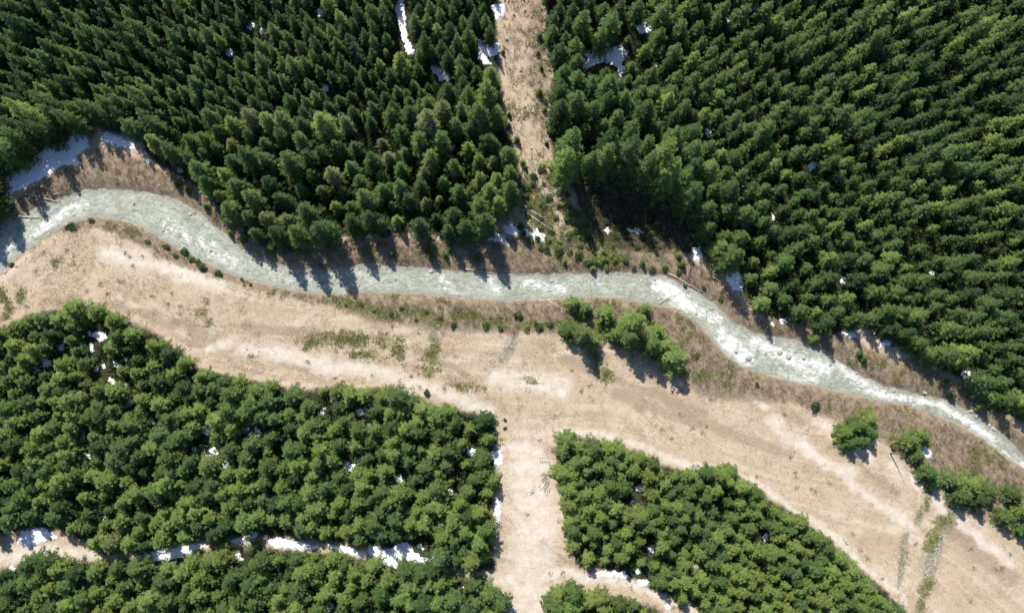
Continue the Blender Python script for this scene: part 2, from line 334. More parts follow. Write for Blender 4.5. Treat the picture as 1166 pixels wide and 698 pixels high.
def build_river():
    st = 0.24
    xs = np.arange(-190, 215, st); ys = np.arange(-60, 75, st)
    gxx, gyy = np.meshgrid(xs, ys); x = gxx.ravel(); y = gyy.ravel()
    yc = np.interp(x, CENTER[:, 0], CENTER[:, 1]); near = np.abs(y-yc) < 22
    d = np.full(x.shape, 9.0); d[near] = -sdf(x[near], y[near], RIVER_POLY)
    keepv = d < 1.6
    idx = np.full(x.shape, -1); 
    f = grid_faces(len(xs), len(ys)); f = f[keepv[f].all(1)]
    used = np.unique(f); idx[used] = np.arange(len(used)); f = idx[f]
    x = x[used]; y = y[used]; d = d[used]
    s, t = flow_coords(x, y); px, py = project(x, y, np.full(x.shape, WATER_Z))
    fo = np.zeros(x.shape)
    for pts, hw, k in FOAM: fo = np.maximum(fo, k*np.clip(1.3-seg_dist(px, py, pts)/hw, 0, 1))
    rough = 0.5+fo
    z = WATER_Z+0.20*rough*fbm(s*0.42, t*0.5, 41, 4)+0.07*fbm(s*1.3, t*1.5, 43, 2)+0.10*fo*fbm(s*0.9, t*0.8, 45, 3)+0.07*np.sin(s*1.9+2.5*fbm(s*0.2, t*0.5, 47, 2)+0.5*t)*np.clip(0.3+fo, 0, 1)
    me = make_mesh('river', np.stack([x, y, z], -1), f, None, True)
    add_attr(me, 'foam', fo); add_attr(me, 'flow_s', s); add_attr(me, 'flow_t', t); add_attr(me, 'edge', d)
    m, nt = new_mat('milky_water'); b = NB_(nt)
    cx = b.n('ShaderNodeCombineXYZ'); b.put(cx.inputs[0], b.math('MULTIPLY', b.attr('flow_s'), 0.55)); b.put(cx.inputs[1], b.attr('flow_t'))
    V = cx.outputs[0]
    a1 = b.noise(V, 0.35, 6, 0.7, 0.6); a2 = b.noise(V, 2.0, 4, 0.7, 0.8); a3 = b.noise(V, 0.9, 5, 0.7, 1.2); a4 = b.noise(V, 4.0, 2, 0.6)
    col = b.mix(b.ss(a1, 0.35, 0.68), (0.27,0.295,0.237), (0.44,0.46,0.39))
    col = b.mix(b.math('MULTIPLY', b.ss(a2, 0.54, 0.36), 0.75), col, (0.17,0.19,0.15))
    fo_ = b.attr('foam')
    fm = b.ss(b.math('ADD', b.math('MULTIPLY', fo_, 0.34), a3), 0.62, 0.84)
    a5 = b.noise(V, 1.1, 3, 0.6, 2.5); fm2 = b.math('MAXIMUM', b.math('MULTIPLY', b.ss(a3, 0.55, 0.72), 0.45), b.math('MULTIPLY', b.ss(a5, 0.60, 0.68), 0.55))
    col = b.mix(b.math('MAXIMUM', fm, fm2), col, (0.66,0.665,0.635))
    col = b.mix(b.math('MULTIPLY', b.ss(b.math('MULTIPLY_ADD', a2, 1.6, b.attr('edge')), -0.9, 0.6), 0.6), col, (0.26,0.235,0.19))
    h = b.math('ADD', b.math('MULTIPLY', a2, 0.8), b.math('ADD', b.math('MULTIPLY', a4, 0.25), a3))
    p = b.principled(col, b.math('MULTIPLY_ADD', fm, 0.4, 0.42), 0.25, b.bump(h, 0.9, 0.3)); b.out(p.outputs[0])
    me.materials.append(m)
    tag(link('river', me), 'milky grey green mountain river with white rapids', None, None, 'structure')
build_river()

# ------------------------------------------------------------------ materials for the things
def foliage_material(name, per_object=True):
    m, nt = new_mat(name); b = NB_(nt)
    base = b.n('ShaderNodeObjectInfo').outputs['Color'] if per_object else b.attr('tint', 'Color')
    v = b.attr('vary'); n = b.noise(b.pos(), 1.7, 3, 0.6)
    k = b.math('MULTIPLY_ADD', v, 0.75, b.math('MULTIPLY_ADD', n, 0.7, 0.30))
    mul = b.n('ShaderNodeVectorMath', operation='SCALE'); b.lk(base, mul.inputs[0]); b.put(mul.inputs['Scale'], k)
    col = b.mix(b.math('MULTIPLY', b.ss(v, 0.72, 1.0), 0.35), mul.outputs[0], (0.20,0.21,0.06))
    p = b.principled(col, 0.7, 0.10)
    tr = b.n('ShaderNodeBsdfTranslucent'); b.lk(col, tr.inputs[0])
    mx = b.n('ShaderNodeMixShader'); mx.inputs[0].default_value = 0.34; b.lk(p.outputs[0], mx.inputs[1]); b.lk(tr.outputs[0], mx.inputs[2])
    b.out(mx.outputs[0]); return m
def simple_material(name, c1, c2, scale=3.0, rough=0.9, spec=0.15, bump=0.4):
    m, nt = new_mat(name); b = NB_(nt); g = b.n('ShaderNodeTexCoord').outputs['Object']
    n = b.noise(g, scale, 5, 0.65); col = b.mix(b.ss(n, 0.3, 0.7), c1, c2)
    p = b.principled(col, rough, spec, b.bump(n, bump, 0.1)); b.out(p.outputs[0]); return m
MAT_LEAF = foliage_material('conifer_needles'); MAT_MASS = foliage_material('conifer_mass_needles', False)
MAT_BARK = simple_material('bark', (0.10,0.075,0.055), (0.22,0.18,0.14), 6)
MAT_LOG = simple_material('weathered_log', (0.30,0.26,0.21), (0.52,0.47,0.40), 4)
MAT_STONE = simple_material('river_stone', (0.24,0.23,0.21), (0.48,0.46,0.42), 3)
MAT_TWIG = simple_material('bare_twigs', (0.17,0.13,0.09), (0.31,0.25,0.18), 0.5)
MAT_GRASS = simple_material('dry_grass_blades', (0.44,0.355,0.24), (0.60,0.52,0.385), 0.3)
MAT_HERB = simple_material('low_green_plants', (0.12,0.15,0.04), (0.25,0.25,0.09), 0.6)
def snow_material():
    m, nt = new_mat('old_snow'); b = NB_(nt); P = b.pos()
    n = b.noise(P, 1.6, 5, 0.65); n2 = b.noise(P, 6, 3, 0.6); n3 = b.noise(P, 3.5, 4, 0.75)
    col = b.mix(b.ss(n, 0.50, 0.78), (0.82,0.84,0.86), (0.60,0.575,0.54))
    col = b.mix(b.math('MULTIPLY', b.ss(n3, 0.58, 0.70), 0.6), col, (0.36,0.31,0.25))
    p = b.principled(col, 0.55, 0.2, b.bump(b.math('ADD', n, b.math('MULTIPLY', n2, 0.3)), 0.5, 0.2)); b.out(p.outputs[0]); return m
MAT_SNOW = snow_material()

# ------------------------------------------------------------------ trees
def conifer(seed, H, R, z0, levels, per, droop, power, blade, wid, ragged=0.25, skip=0.0, round_=0.0):
    """returns crown Geo, trunk Geo: whorls of drooping fronds round a tapered trunk"""
    r = random.Random(seed); g = Geo(); tk = Geo()
    bend = (r.uniform(-.25, .25), r.uniform(-.25, .25))
    def axis(z): q = (z/H)**2; return Vector((bend[0]*q, bend[1]*q, z))
    lop = [r.uniform(0.8, 1.2) for _ in range(5)]
    for l in range(levels):
        q = (l+r.uniform(-.3, .3))/(levels-1); q = min(max(q, 0), 1)
        z = z0+(H*0.985-z0)*q
        prof = (1-q)**power
        if round_: prof = (1-round_)*prof+round_*math.sqrt(max(0, 1-(q*1.0)**2))*(0.55+0.45*min(1, q*4))
        L0 = R*max(prof, 0.055)
        nb = max(4, int(per*(0.55+0.45*(1-q))))
        off = r.uniform(0, 6.28)
        for k in range(nb):
            if r.random() < skip*(1-q): continue
            th = off+6.283*k/nb+r.uniform(-.25, .25)
            L = L0*r.uniform(1-ragged, 1+ragged*0.7)*lop[int(th/6.283*5) % 5]
            p0 = axis(z); d = Vector((math.cos(th), math.sin(th), 0)); side = Vector((-d.y, d.x, 0))
            rise = r.uniform(0.05, 0.3) if q > 0.75 else r.uniform(-.05, .12)
            dr_ = droop*(1-0.6*q)*r.uniform(0.7, 1.3); tone = r.uniform(0.05, 0.75)
            def sp(t): return p0+d*(L*t)+Vector((0, 0, L*(rise*t-dr_*t*t+0.10*t**4)))
            if l % 3 == 0 and k % 2 == 0 and L > 0.5:
                tk.tube([sp(0), sp(0.45), sp(0.85)], [0.05, 0.03, 0.012], 4, 0.5, False)
            ns = 6 if L > 0.8 else 3
            bl = blade*(0.35+0.65*min(1, L/1.6))
            for i in range(ns):
                t = 0.22+0.72*i/(ns-1); c = sp(t); tg = (sp(min(t+.1, 1.05))-sp(t-.1)).normalized()
                for sg in (-1, 1):
                    ang = r.uniform(0.6, 1.05); ll = bl*(1.12-0.55*t)*r.uniform(0.75, 1.25)
                    dv = (tg*math.cos(ang)+side*sg*math.sin(ang)+Vector((0, 0, r.uniform(-.45, .15)))).normalized()
                    wv = dv.cross(Vector((r.uniform(-.5, .5), r.uniform(-.5, .5), 1))).normalized()*(wid*ll*r.uniform(.8, 1.2))
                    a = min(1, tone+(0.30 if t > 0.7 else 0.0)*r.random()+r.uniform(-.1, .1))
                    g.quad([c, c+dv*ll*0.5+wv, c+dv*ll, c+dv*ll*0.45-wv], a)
            c = sp(0.8); dv = (sp(1.0)-c).normalized()*bl*0.75
            wv = side*(wid*bl*0.7); g.quad([c, c+dv*0.5+wv, c+dv, c+dv*0.5-wv], min(1, tone+0.3*r.random()))
    for k in range(5):
        th = k*1.256; c = axis(H*0.955); dv = Vector((math.cos(th)*0.13, math.sin(th)*0.13, 0.10*H/2.2)); wv = Vector((-math.sin(th), math.cos(th), 0))*0.09
        g.quad([c, c+dv*0.5+wv, c+dv, c+dv*0.5-wv], 0.6)
    zs = [0, 0.12, 0.4, 0.7, 0.97]; r0 = 0.017*H
    tk.tube([axis(z*H) + (Vector((0, 0, -0.4)) if z == 0 else Vector()) for z in zs], [r0*1.25, r0, r0*0.75, r0*0.42, 0.025], 7)
    return g, tk
PROTO = {}
def proto(kind, n, **k):
    L = []
    for i in range(n):
        rr = random.Random(hash((kind, i)) & 0xffff if False else (sum(map(ord, kind))*31+i))
        kk = dict(k); H = kk.pop('H')*rr.uniform(0.96, 1.04); R = kk.pop('R')*rr.uniform(0.94, 1.06)
        g, t = conifer(sum(map(ord, kind))*7+i, H, R, **kk)
        L.append((g.mesh('crown', MAT_LEAF), t.mesh('trunk', MAT_BARK, True), H, R))
    PROTO[kind] = L
proto('spruce_tree', 8, H=10.2, R=2.2, z0=0.9, levels=20, per=8, droop=0.55, power=0.78, blade=0.75, wid=0.17, ragged=0.45)
proto('fir_tree', 8, H=10.8, R=2.45, z0=0.9, levels=18, per=8, droop=0.42, power=0.72, blade=0.9, wid=0.165, ragged=0.5, skip=0.05)
proto('hemlock_tree', 8, H=15.0, R=3.2, z0=1.4, levels=23, per=10, droop=0.5, power=0.75, blade=0.95, wid=0.16, ragged=0.55, skip=0.1, round_=0.08)
proto('pine_tree', 9, H=8.8, R=2.9, z0=0.9, levels=15, per=9, droop=0.32, power=0.70, blade=0.92, wid=0.18, ragged=0.6, skip=0.1, round_=0.08)
proto('cedar_tree', 8, H=7.4, R=2.5, z0=0.5, levels=14, per=9, droop=0.38, power=0.7, blade=0.85, wid=0.18, ragged=0.45, skip=0.05, round_=0.08)
MIDF = 0.55
TONES = {'dark': (0.058,0.098,0.033), 'mid': (0.096,0.152,0.047), 'bright': (0.165,0.230,0.062), 'olive': (0.150,0.182,0.070)}
TONE_WORD = {'dark': 'dark green', 'mid': 'mid green', 'bright': 'bright green', 'olive': 'pale olive'}

def poisson(poly, rfun, seed, avoid=(), dens=30, inset=0.0):
    r = np.random.default_rng(seed); p = np.array(poly, float); lo = p.min(0); hi = p.max(0)
    area = (hi-lo).prod(); n = int(dens*area/200)
    c = lo+(hi-lo)*r.random((n, 2)); c = c[inside(c[:, 0], c[:, 1], poly)]
    if inset: c = c[sdf(c[:, 0], c[:, 1], extend(poly)) > inset+7*fbm(c[:, 0]/16, c[:, 1]/16, 95, 2)]
    cell = 12.0; grid = {}; out = []
    for x, y in c:
        rr = rfun(x, y)
        if rr <= 0: continue
        if any((x-ax)**2+(y-ay)**2 < ar*ar for ax, ay, ar in avoid): continue
        k = (int(x//cell), int(y//cell)); ok = True; m = int(rr//cell)+1
        for i in range(k[0]-m, k[0]+m+1):
            for j in range(k[1]-m, k[1]+m+1):
                for q in grid.get((i, j), ()):
                    lim = (rr+q[2])/2
                    if (x-q[0])**2+(y-q[1])**2 < lim*lim: ok = False; break
                if not ok: break
            if not ok: break
        if ok: grid.setdefault(k, []).append((x, y, rr)); out.append((x, y, rr))
    return out
FIRST = {}
def plant_tree(kind, px, py, s, tone, label, group, cat, rot=None, flat=1.0, jitter=True, base_px=False):
    """a tree whose crown middle is seen at px,py of the photograph"""
    L = PROTO[kind]; i = random.randrange(len(L)); cm, tm, H, R = L[i]
    x, y = pix_ground(px, py, 0.0 if base_px else MIDF*H*s*flat); x = float(x); y = float(y)
    z = float(ground_z(np.array([x]), np.array([y]))[0])
    root = bpy.data.objects.new(kind, None); COL.objects.link(root); root.empty_display_size = 0.5
    root.location = (x, y, z-0.1); root.rotation_euler = (0, 0, random.uniform(0, 6.28) if rot is None else rot); root.scale = (s, s, s*flat)
    if i not in FIRST.setdefault(kind, {}):
        c = link('crown', cm, parent=root); t = link('trunk', tm, parent=root); FIRST[kind][i] = (c, t)
    else:
        c, t = (o.copy() for o in FIRST[kind][i])
        for o in (c, t): COL.objects.link(o); o.parent = root
    T = np.array(TONES[tone]); 
    if jitter: T = T*random.uniform(0.88, 1.14)*np.array([random.uniform(.92, 1.1), 1, random.uniform(.9, 1.1)])
    c.color = (*T, 1)
    tag(root, label, cat, group); return root
# trees that only exist as part of a mass, merged
class Mass:
    def __init__(s): s.V = []; s.F = []; s.T = []; s.A = []; s.n = 0
    def add(s, kind, px, py, sc, tone):
        L = PROTO[kind]; cm, tm, H, R = random.choice(L)
        x, y = pix_ground(px, py, MIDF*H*sc); x = float(x); y = float(y); z = float(ground_z(np.array([x]), np.array([y]))[0])
        a = random.uniform(0, 6.28)
        for me, col in ((cm, TONES[tone]), (tm, (0.12, 0.09, 0.07))):
            v = np.zeros(len(me.vertices)*3, np.float32); me.vertices.foreach_get('co', v); v = v.reshape(-1, 3)*sc
            q = v.copy(); q[:, 0] = v[:, 0]*math.cos(a)-v[:, 1]*math.sin(a)+x; q[:, 1] = v[:, 0]*math.sin(a)+v[:, 1]*math.cos(a)+y; q[:, 2] = v[:, 2]+z-0.1
            for p in me.polygons:
                if len(p.vertices) == 4: s.F.append([k+s.n for k in p.vertices])
            t = np.ones((len(v), 4), np.float32); t[:, :3] = np.array(col)*random.uniform(.88, 1.12); s.T.append(t)
            va = np.zeros(len(v), np.float32); me.attributes['vary'].data.foreach_get('value', va); s.A.append(va)
            s.V.append(q); s.n += len(v)
    def build(s, name, label):
        if not s.V: return
        me = make_mesh(name, np.concatenate(s.V), np.array(s.F), MAT_MASS)
        add_attr(me, 'tint', np.concatenate(s.T), 'FLOAT_COLOR'); add_attr(me, 'vary', np.concatenate(s.A))
        tag(link(name, me), label, None, None, 'stuff')

# spots left open between the trees (x, y, r px): snow and gaps
SNOW_BIG = [  # polygon, description
 ([(2,218),(12,196),(35,180),(58,160),(78,148),(102,152),(103,166),(88,178),(92,190),(70,190),(58,200),(38,208),(22,216),(6,226)],'large blue-white snow patch above the river bend at the left'),
 ([(113,156),(122,150),(140,157),(156,163),(154,170),(136,168),(120,163)],'narrow snow strip beside the large patch above the river bend'),
 ([(448,-8),(458,-8),(462,20),(466,45),(472,62),(464,64),(456,40),(450,15)],'thin sunlit snow line between trees at the top of the forest'),
 ([(490,72),(503,76),(513,86),(512,94),(500,91),(492,82)],'small bright snow patch below the thin snow line'),
 ([(543,46),(560,46),(570,52),(568,62),(556,66),(560,74),(550,74),(544,62)],'snow patch in tree shadow beside the cleared strip'),
 ([(560,8),(572,6),(576,18),(566,24)],'upper snow patch beside the cleared strip'),
 ([(664,64),(672,56),(692,56),(704,52),(714,60),(708,70),(712,84),(706,90),(702,76),(690,72),(676,76),(664,80)],'shaded snow patch in the forest gap east of the cleared strip'),
 ([(722,30),(732,25),(745,29),(742,38),(728,38)],'small shaded snow patch higher in the forest than its neighbour'),
 ([(552,264),(562,262),(574,270),(580,280),(570,278),(556,274)],'dappled snow patch left of the two fallen logs'),
 ([(572,258),(582,255),(592,260),(588,268),(578,267)],'bright snow patch just under the fallen logs'),
 ([(597,262),(614,261),(622,268),(622,278),(612,276),(600,272)],'snow patch around a small shrub below the fallen logs'),
 ([(686,262),(692,260),(697,263),(692,267)],'small snow patch at the edge of the shaded hollow'),
 ([(714,261),(724,260),(732,265),(728,268)],'snow patch at the foot of the shaded hollow'),
 ([(788,282),(797,280),(799,296),(790,298)],'upright snow patch at the riverside edge of the forest'),
 ([(828,305),(838,305),(848,318),(846,332),(834,330),(826,318)],'snow patch in the notch of the riverside forest'),
 ([(885,363),(895,362),(898,368),(889,369)],'snow patch between whitewater and forest edge, upstream one'),
 ([(956,378),(968,377),(974,383),(966,385)],'snow patch between whitewater and forest edge, middle one'),
 ([(1000,388),(1016,386),(1014,394),(1002,395)],'snow patch at the forest edge above the brown bank'),
 ([(1094,424),(1104,422),(1110,436),(1098,440)],'snow patch at the forest edge near the last bend'),
 ([(24,606),(48,600),(58,604),(66,610),(56,616),(38,622),(20,620)],'snow patch beside the left end of the gravel road'),
 ([(155,634),(190,624),(230,618),(240,622),(205,634),(165,642)],'snow strip on the shaded road, left stretch'),
 ([(262,630),(272,628),(280,636),(270,642)],'round snow patch below the snowy road'),
 ([(262,614),(292,605),(296,612),(270,618)],'short snow patch above the snowy road'),
 ([(305,614),(322,612),(345,616),(362,622),(352,628),(326,624),(310,622)],'snow patch on the road, second stretch from left'),
 ([(372,620),(396,622),(418,628),(412,634),(380,628)],'snow patch on the road, third stretch from left'),
 ([(420,618),(440,626),(462,614),(474,630),(492,638),(480,642),(462,638),(450,646),(432,640),(418,630)],'bright snow field on the road in the middle of the lower forest'),
 ([(676,652),(690,648),(712,651),(716,658),(696,657),(678,658)],'blue shaded snow strip beside the lower right road'),
 ([(722,660),(734,658),(742,666),(730,668)],'small snow patch on the lower right road'),
 ([(562,584),(567,566),(570,585),(568,600)],'snow strip in shade along the forest edge of the gravel track'),
 ([(558,514),(570,512),(574,528),(564,532)],'shaded snow patch at the corner of the gravel track'),
 ([(1042,512),(1052,508),(1060,512),(1062,522),(1050,520)],'snow patch under the round tree near the river'),
]
FLECK = [(115,384,6),(108,380,4),(104,396,4),(110,420,4),(118,417,3),(128,434,4),(146,448,5),(148,458,4),(70,396,4),(52,410,4),(40,418,3),(93,460,4),(92,500,4),(100,520,4),(235,490,6),(281,487,5),(294,490,4),(244,514,5),(222,512,4),(172,480,5),(258,528,4),(396,530,5),(350,523,4),(455,546,5),(367,470,3),(140,475,3),(500,595,4),(536,515,5),(410,470,5),(512,560,3),(730,556,5),(742,624,4),(793,646,3),(720,572,3),(872,612,4),(795,617,3),(40,690,4),(95,666,4),(376,690,5),(422,694,5),(480,622,4),(15,648,4),(760,690,3),(880,370,2),(925,190,5),(1034,180,4),(960,320,4),(1092,326,5),(830,24,5),(858,8,4),(845,98,3),(807,152,6),(1010,340,3),(955,140,4),(285,30,5),(262,60,5),(370,100,5),(365,15,4),(205,195,3),(170,183,3)]
def cen(p): p = np.array(p, float); c = p.mean(0); return (c[0], c[1], 0.0)
AVOID = [(x, y, r+9.0) for x, y, r in FLECK]
for p, _ in SNOW_BIG:
    q = np.array(p, float)
    for i in range(len(q)):
        for t in (0, 0.5):
            c = q[i]*(1-t)+q[(i+1) % len(q)]*t; cc = q.mean(0); AVOID.append((*(c*0.8+cc*0.2), 11.0)); AVOID.append((c[0]*0.5+cc[0]*0.5, c[1]*0.5+cc[1]*0.5, 11.0))
AVOID += [(740,225,18),(720,240,20),(700,225,15)]

def lab(size, tone, noun, phrase): return f'{size} {TONE_WORD[tone]} {noun} {phrase}'
def by_landmark(marks, x, y): return min(marks, key=lambda q: (q[0]-x)**2+(q[1]-y)**2)[2]
L_NW = [(25,30,'in the upper left corner of the forest'),(60,125,'above the large snow patch by the river'),(200,40,'along the top of the darkest forest'),(200,130,'above the brown bank of the upper river bend'),(330,60,'in the dense slope left of the snow line'),(460,40,'around the thin snow line'),(540,70,'beside the cleared strip and its snow'),(430,130,'in the middle of the upper left forest')]
L_MN = [(230,215,'on the river bank at the upper bend'),(320,255,'over the shaded narrows of the river'),(450,240,'casting shade across the river'),(540,220,'near the fallen logs'),(570,150,'along the lower end of the cleared strip'),(400,180,'among tall trees above the shaded river bank'),(650,150,'across the cleared strip from the logs'),(740,160,'above the shaded hollow'),(800,210,'east of the shaded hollow'),(690,100,'below the shaded snow gap')]
L_NE = [(640,40,'along the east edge of the cleared strip'),(720,40,'around the shaded snow gap'),(850,30,'along the top right of the forest'),(1090,30,'in the upper right corner of the forest'),(1110,170,'by the right border of the upper forest'),(960,120,'in the middle of the upper right slope'),(870,170,'between the hollow and the right slope'),(900,300,'above the whitewater bend'),(1010,350,'above the lower brown bank'),(1120,320,'on the right slope over the last river bend'),(1120,430,'at the forest edge by the last river bend')]
L_SW = [(40,380,'at the clearing edge in the left corner'),(140,390,'around the snow flecks near the left clearing edge'),(250,450,'along the clearing edge below the pale track'),(400,460,'along the clearing edge in mid forest'),(530,490,'at the corner by the gravel track'),(530,590,'along the gravel track'),(60,500,'by the left border of the lower forest'),(200,510,'around the snow flecks in the lower left forest'),(350,530,'in the middle of the lower left forest'),(100,590,'above the gravel road at the left'),(280,590,'above the snowy road'),(430,590,'above the bright snow field')]
L_SWB = [(40,670,'below the gravel road at the left'),(160,670,'below the left snow strip on the road'),(300,670,'below the snowy road'),(450,670,'below the bright snow field'),(550,680,'in the corner between snowy road and gravel track')]
L_SE = [(660,530,'by the wooden debris at the gravel track'),(740,545,'along the clearing edge, upper part'),(840,570,'at the bulge of the clearing edge'),(920,630,'along the lower clearing edge'),(990,680,'at the lower tip near the ditch'),(670,620,'beside the gravel track junction'),(760,620,'in the middle of the right stand'),(850,660,'low in the right stand'),(660,690,'below the branch road'),(740,690,'below the shaded snow strip on the branch road')]
mass = Mass()
def stand(kind, pts, cat, noun, marks, group, tonew, srange, spacing, limit=300):
    rows = []
    for x, y, rr in pts:
        s = random.uniform(*srange)*(0.42+0.58*rr/spacing)*(1+0.28*float(fbm(x/45, y/45, 91, 2)))
        if kind in ('pine_tree', 'cedar_tree'): s = s*.75+.25*sum(srange)/2
        if random.random() < 0.16: s *= random.uniform(.6, .8)
        elif random.random() < 0.07: s *= 1.18
        if kind == 'pine_tree' and 75 < x < 125 and 555 < y < 612: s *= .6
        if kind == 'spruce_tree' and x < 175 and y > 118-0.1*x: s *= 1.5
        if kind == 'hemlock_tree' and 640 < x < 830 and 150 < y < 235: s *= 1.05
        if kind == 'fir_tree' and 648 < x < 712 and 20 < y < 58: s *= 1.45
        if kind == 'hemlock_tree' and x < 600 and y > 215: s *= 1.0
        tn = random.choices(list(tonew), list(tonew.values()))[0]
        if tn == 'olive' and 670 < x < 785: tn = 'mid'
        rows.append((s, x, y, tn))
    rows.sort(reverse=True)
    inf = [r for r in rows if -14 < r[1] < 1180 and -14 < r[2] < 712]
    keep = inf[:limit]; ks = {id(r) for r in keep}
    md = sorted(r[0] for r in rows)[len(rows)//2]
    for r in rows:
        s, x, y, tn = r
        if id(r) in ks:
            plant_tree(kind, x, y, s, tn, lab('larger' if s > md else 'smaller', tn, noun, by_landmark(marks, x, y)), group, cat, flat=random.uniform(0.9, 1.12)*(1.4 if kind == 'hemlock_tree' and 640 < x < 800 and 150 < y < 235 else 1))
        else: mass.add(kind, x, y, s, tn)
    print('STAND', kind, len(rows), 'kept', len(keep))
MN_W = [(150,150),(230,130),(350,140),(450,130),(560,85),(572,130),(585,165),(594,200),(588,235),(566,252),(545,268),(505,272),(480,264),(440,270),(400,268),(370,274),(335,280),(295,280),(258,252),(240,228),(204,202),(172,185)]
MN_E = [(628,110),(680,95),(760,110),(830,170),(855,230),(835,300),(815,305),(800,292),(782,262),(776,225),(752,200),(712,196),(690,190),(668,200),(645,208),(634,190),(624,160)]
def inp(poly): 
    P = np.array(poly, float)
    return lambda x, y: bool(inside(np.array([x]), np.array([y]), P)[0])
in_w, in_e = inp(MN_W), inp(MN_E)
def deep(poly, k): return lambda x, y: bool(sdf(np.array([x]), np.array([y]), extend(poly))[0] > k)
in_nw, in_ne = deep(NW, 7), deep(NE, 9)
pts = poisson(NW, lambda x, y: 0 if in_w(x, y) else 10.8+1.5*math.sin(x*.05)*math.sin(y*.07)+4*random.random(), 1, AVOID, inset=8)
stand('spruce_tree', pts, 'spruce', 'spire-shaped spruce', L_NW, 'spruces on the upper left slope', {'dark': .5, 'mid': .45, 'bright': .05}, (0.86, 1.1), 14)
pts = poisson(MN_W, lambda x, y: 14.5+8*random.random() if in_nw(x, y) else 0, 2, AVOID)+poisson(MN_E, lambda x, y: 14+8*random.random() if in_ne(x, y) else 0, 3, AVOID)
stand('hemlock_tree', pts, 'hemlock', 'broad tall conifer', L_MN, 'tall mature conifers above the river', {'dark': .24, 'mid': .44, 'bright': .2, 'olive': .12}, (0.82, 1.12), 19)
pts = poisson(NE, lambda x, y: 0 if in_e(x, y) else 12.6+2.2*math.sin(x*.045+1)*math.sin(y*.06)+4.5*random.random()+(2 if y > 280 else 0), 4, AVOID, inset=6)
stand('fir_tree', pts, 'fir', 'conifer', L_NE, 'firs on the upper right slope', {'dark': .2, 'mid': .62, 'bright': .18}, (0.85, 1.1), 16)
pts = poisson(SW, lambda x, y: 11.5+7*random.random(), 5, AVOID, inset=4)+poisson(SWB, lambda x, y: 12+7*random.random(), 6, AVOID, inset=5)
stand('pine_tree', pts, 'pine', 'bushy conifer', L_SW+L_SWB, 'bushy conifers of the lower left forest', {'dark': .1, 'mid': .42, 'bright': .46, 'olive': .02}, (0.85, 1.12), 15.5)
pts = poisson(SE, lambda x, y: 9.5+6*random.random(), 8, AVOID, inset=3)+poisson(SEB, lambda x, y: 10+6*random.random(), 9, AVOID, inset=3)
stand('cedar_tree', pts, 'cedar', 'compact conifer', L_SE, 'compact conifers of the lower right stand', {'mid': .28, 'bright': .70, 'olive': .02}, (0.9, 1.15), 13)

# single trees
ISLAND = [('cedar_tree',654,346,0.75,'bright','small bright green tree nearest the river in the riverside clump'),('cedar_tree',666,352,0.7,'mid','small darker tree second in the riverside clump'),
 ('pine_tree',690,358,0.85,'bright','lone bright green tree with a dark hollow beside the river'),('hemlock_tree',722,366,0.95,'bright','tallest rounded tree of the riverside clump'),('hemlock_tree',716,384,0.8,'mid','leaning mid green tree in front of the tallest riverside tree'),
 ('hemlock_tree',664,380,0.8,'olive','pale olive tree with the long shadow in the riverside clump'),('cedar_tree',647,376,0.8,'mid','small tree at the left end of the riverside clump'),('cedar_tree',700,380,0.8,'bright','small bright tree in the middle of the riverside clump'),
 ('pine_tree',768,408,1.1,'bright','broad bright green tree at the right end of the riverside clump'),('pine_tree',757,394,0.8,'bright','smaller bright tree just above the broad one in the riverside clump'),
 ('hemlock_tree',742,392,0.75,'mid','mid green tree filling the gap before the broad bright tree'),('pine_tree',748,378,0.75,'bright','bright tree linking the tallest tree and the broad bright one'),('cedar_tree',735,352,0.6,'bright','low bright tree on the river side of the tallest one'),('pine_tree',676,388,0.7,'bright','bright tree in front of the pale olive one in the clump'),
 ('pine_tree',962,492,0.85,'bright','bright tree on the left of the tight clump in the meadow'),('fir_tree',978,486,0.95,'mid','tallest dark tree of the tight clump in the meadow'),('pine_tree',990,478,0.85,'bright','upper tree of the tight clump in the meadow'),('fir_tree',982,502,0.85,'mid','lower pointed tree of the tight clump in the meadow'),('fir_tree',993,494,0.8,'mid','right hand tree of the tight clump in the meadow'),('fir_tree',968,504,0.75,'mid','low left tree of the tight clump in the meadow'),
 ('pine_tree',1036,502,0.85,'bright','round bright green tree next to snow by the river scrub'),('pine_tree',1050,497,0.75,'bright','upper bright tree behind the round one by the river scrub'),('cedar_tree',1044,518,0.8,'mid','small tree below the round one by the river scrub'),
 ('fir_tree',1058,538,0.85,'mid','dark tree at the head of the hedge-like row of trees'),('fir_tree',1066,548,0.7,'mid','small dark tree second in the hedge-like row'),('pine_tree',1082,546,0.8,'olive','pale olive tree in the hedge-like row'),('pine_tree',1104,552,1.1,'bright','largest bright tree in the hedge-like row'),('fir_tree',1095,566,0.9,'mid','dark tree under the largest one in the hedge-like row'),('fir_tree',1115,570,0.9,'dark','darkest tree of the hedge-like row'),('pine_tree',1126,560,0.85,'mid','mid green tree right of the largest one in the hedge-like row'),
 ('fir_tree',1146,590,0.85,'mid','pointed tree with a clear shadow at the end of the row'),('pine_tree',1154,563,0.85,'mid','tree nearest the river at the right end of the row'),('pine_tree',1162,582,0.85,'bright','bright tree at the right picture border'),('fir_tree',1168,604,0.8,'mid','lowest tree at the right picture border'),
 ('pine_tree',1125,452,0.55,'bright','small yellow-green tree at the forest foot by the last bend'),('cedar_tree',490,470,0.8,'bright','small tree standing off the forest corner at the clearing')]
GRP = {True: 'trees of the riverside clump', False: 'trees in the meadow at the right'}
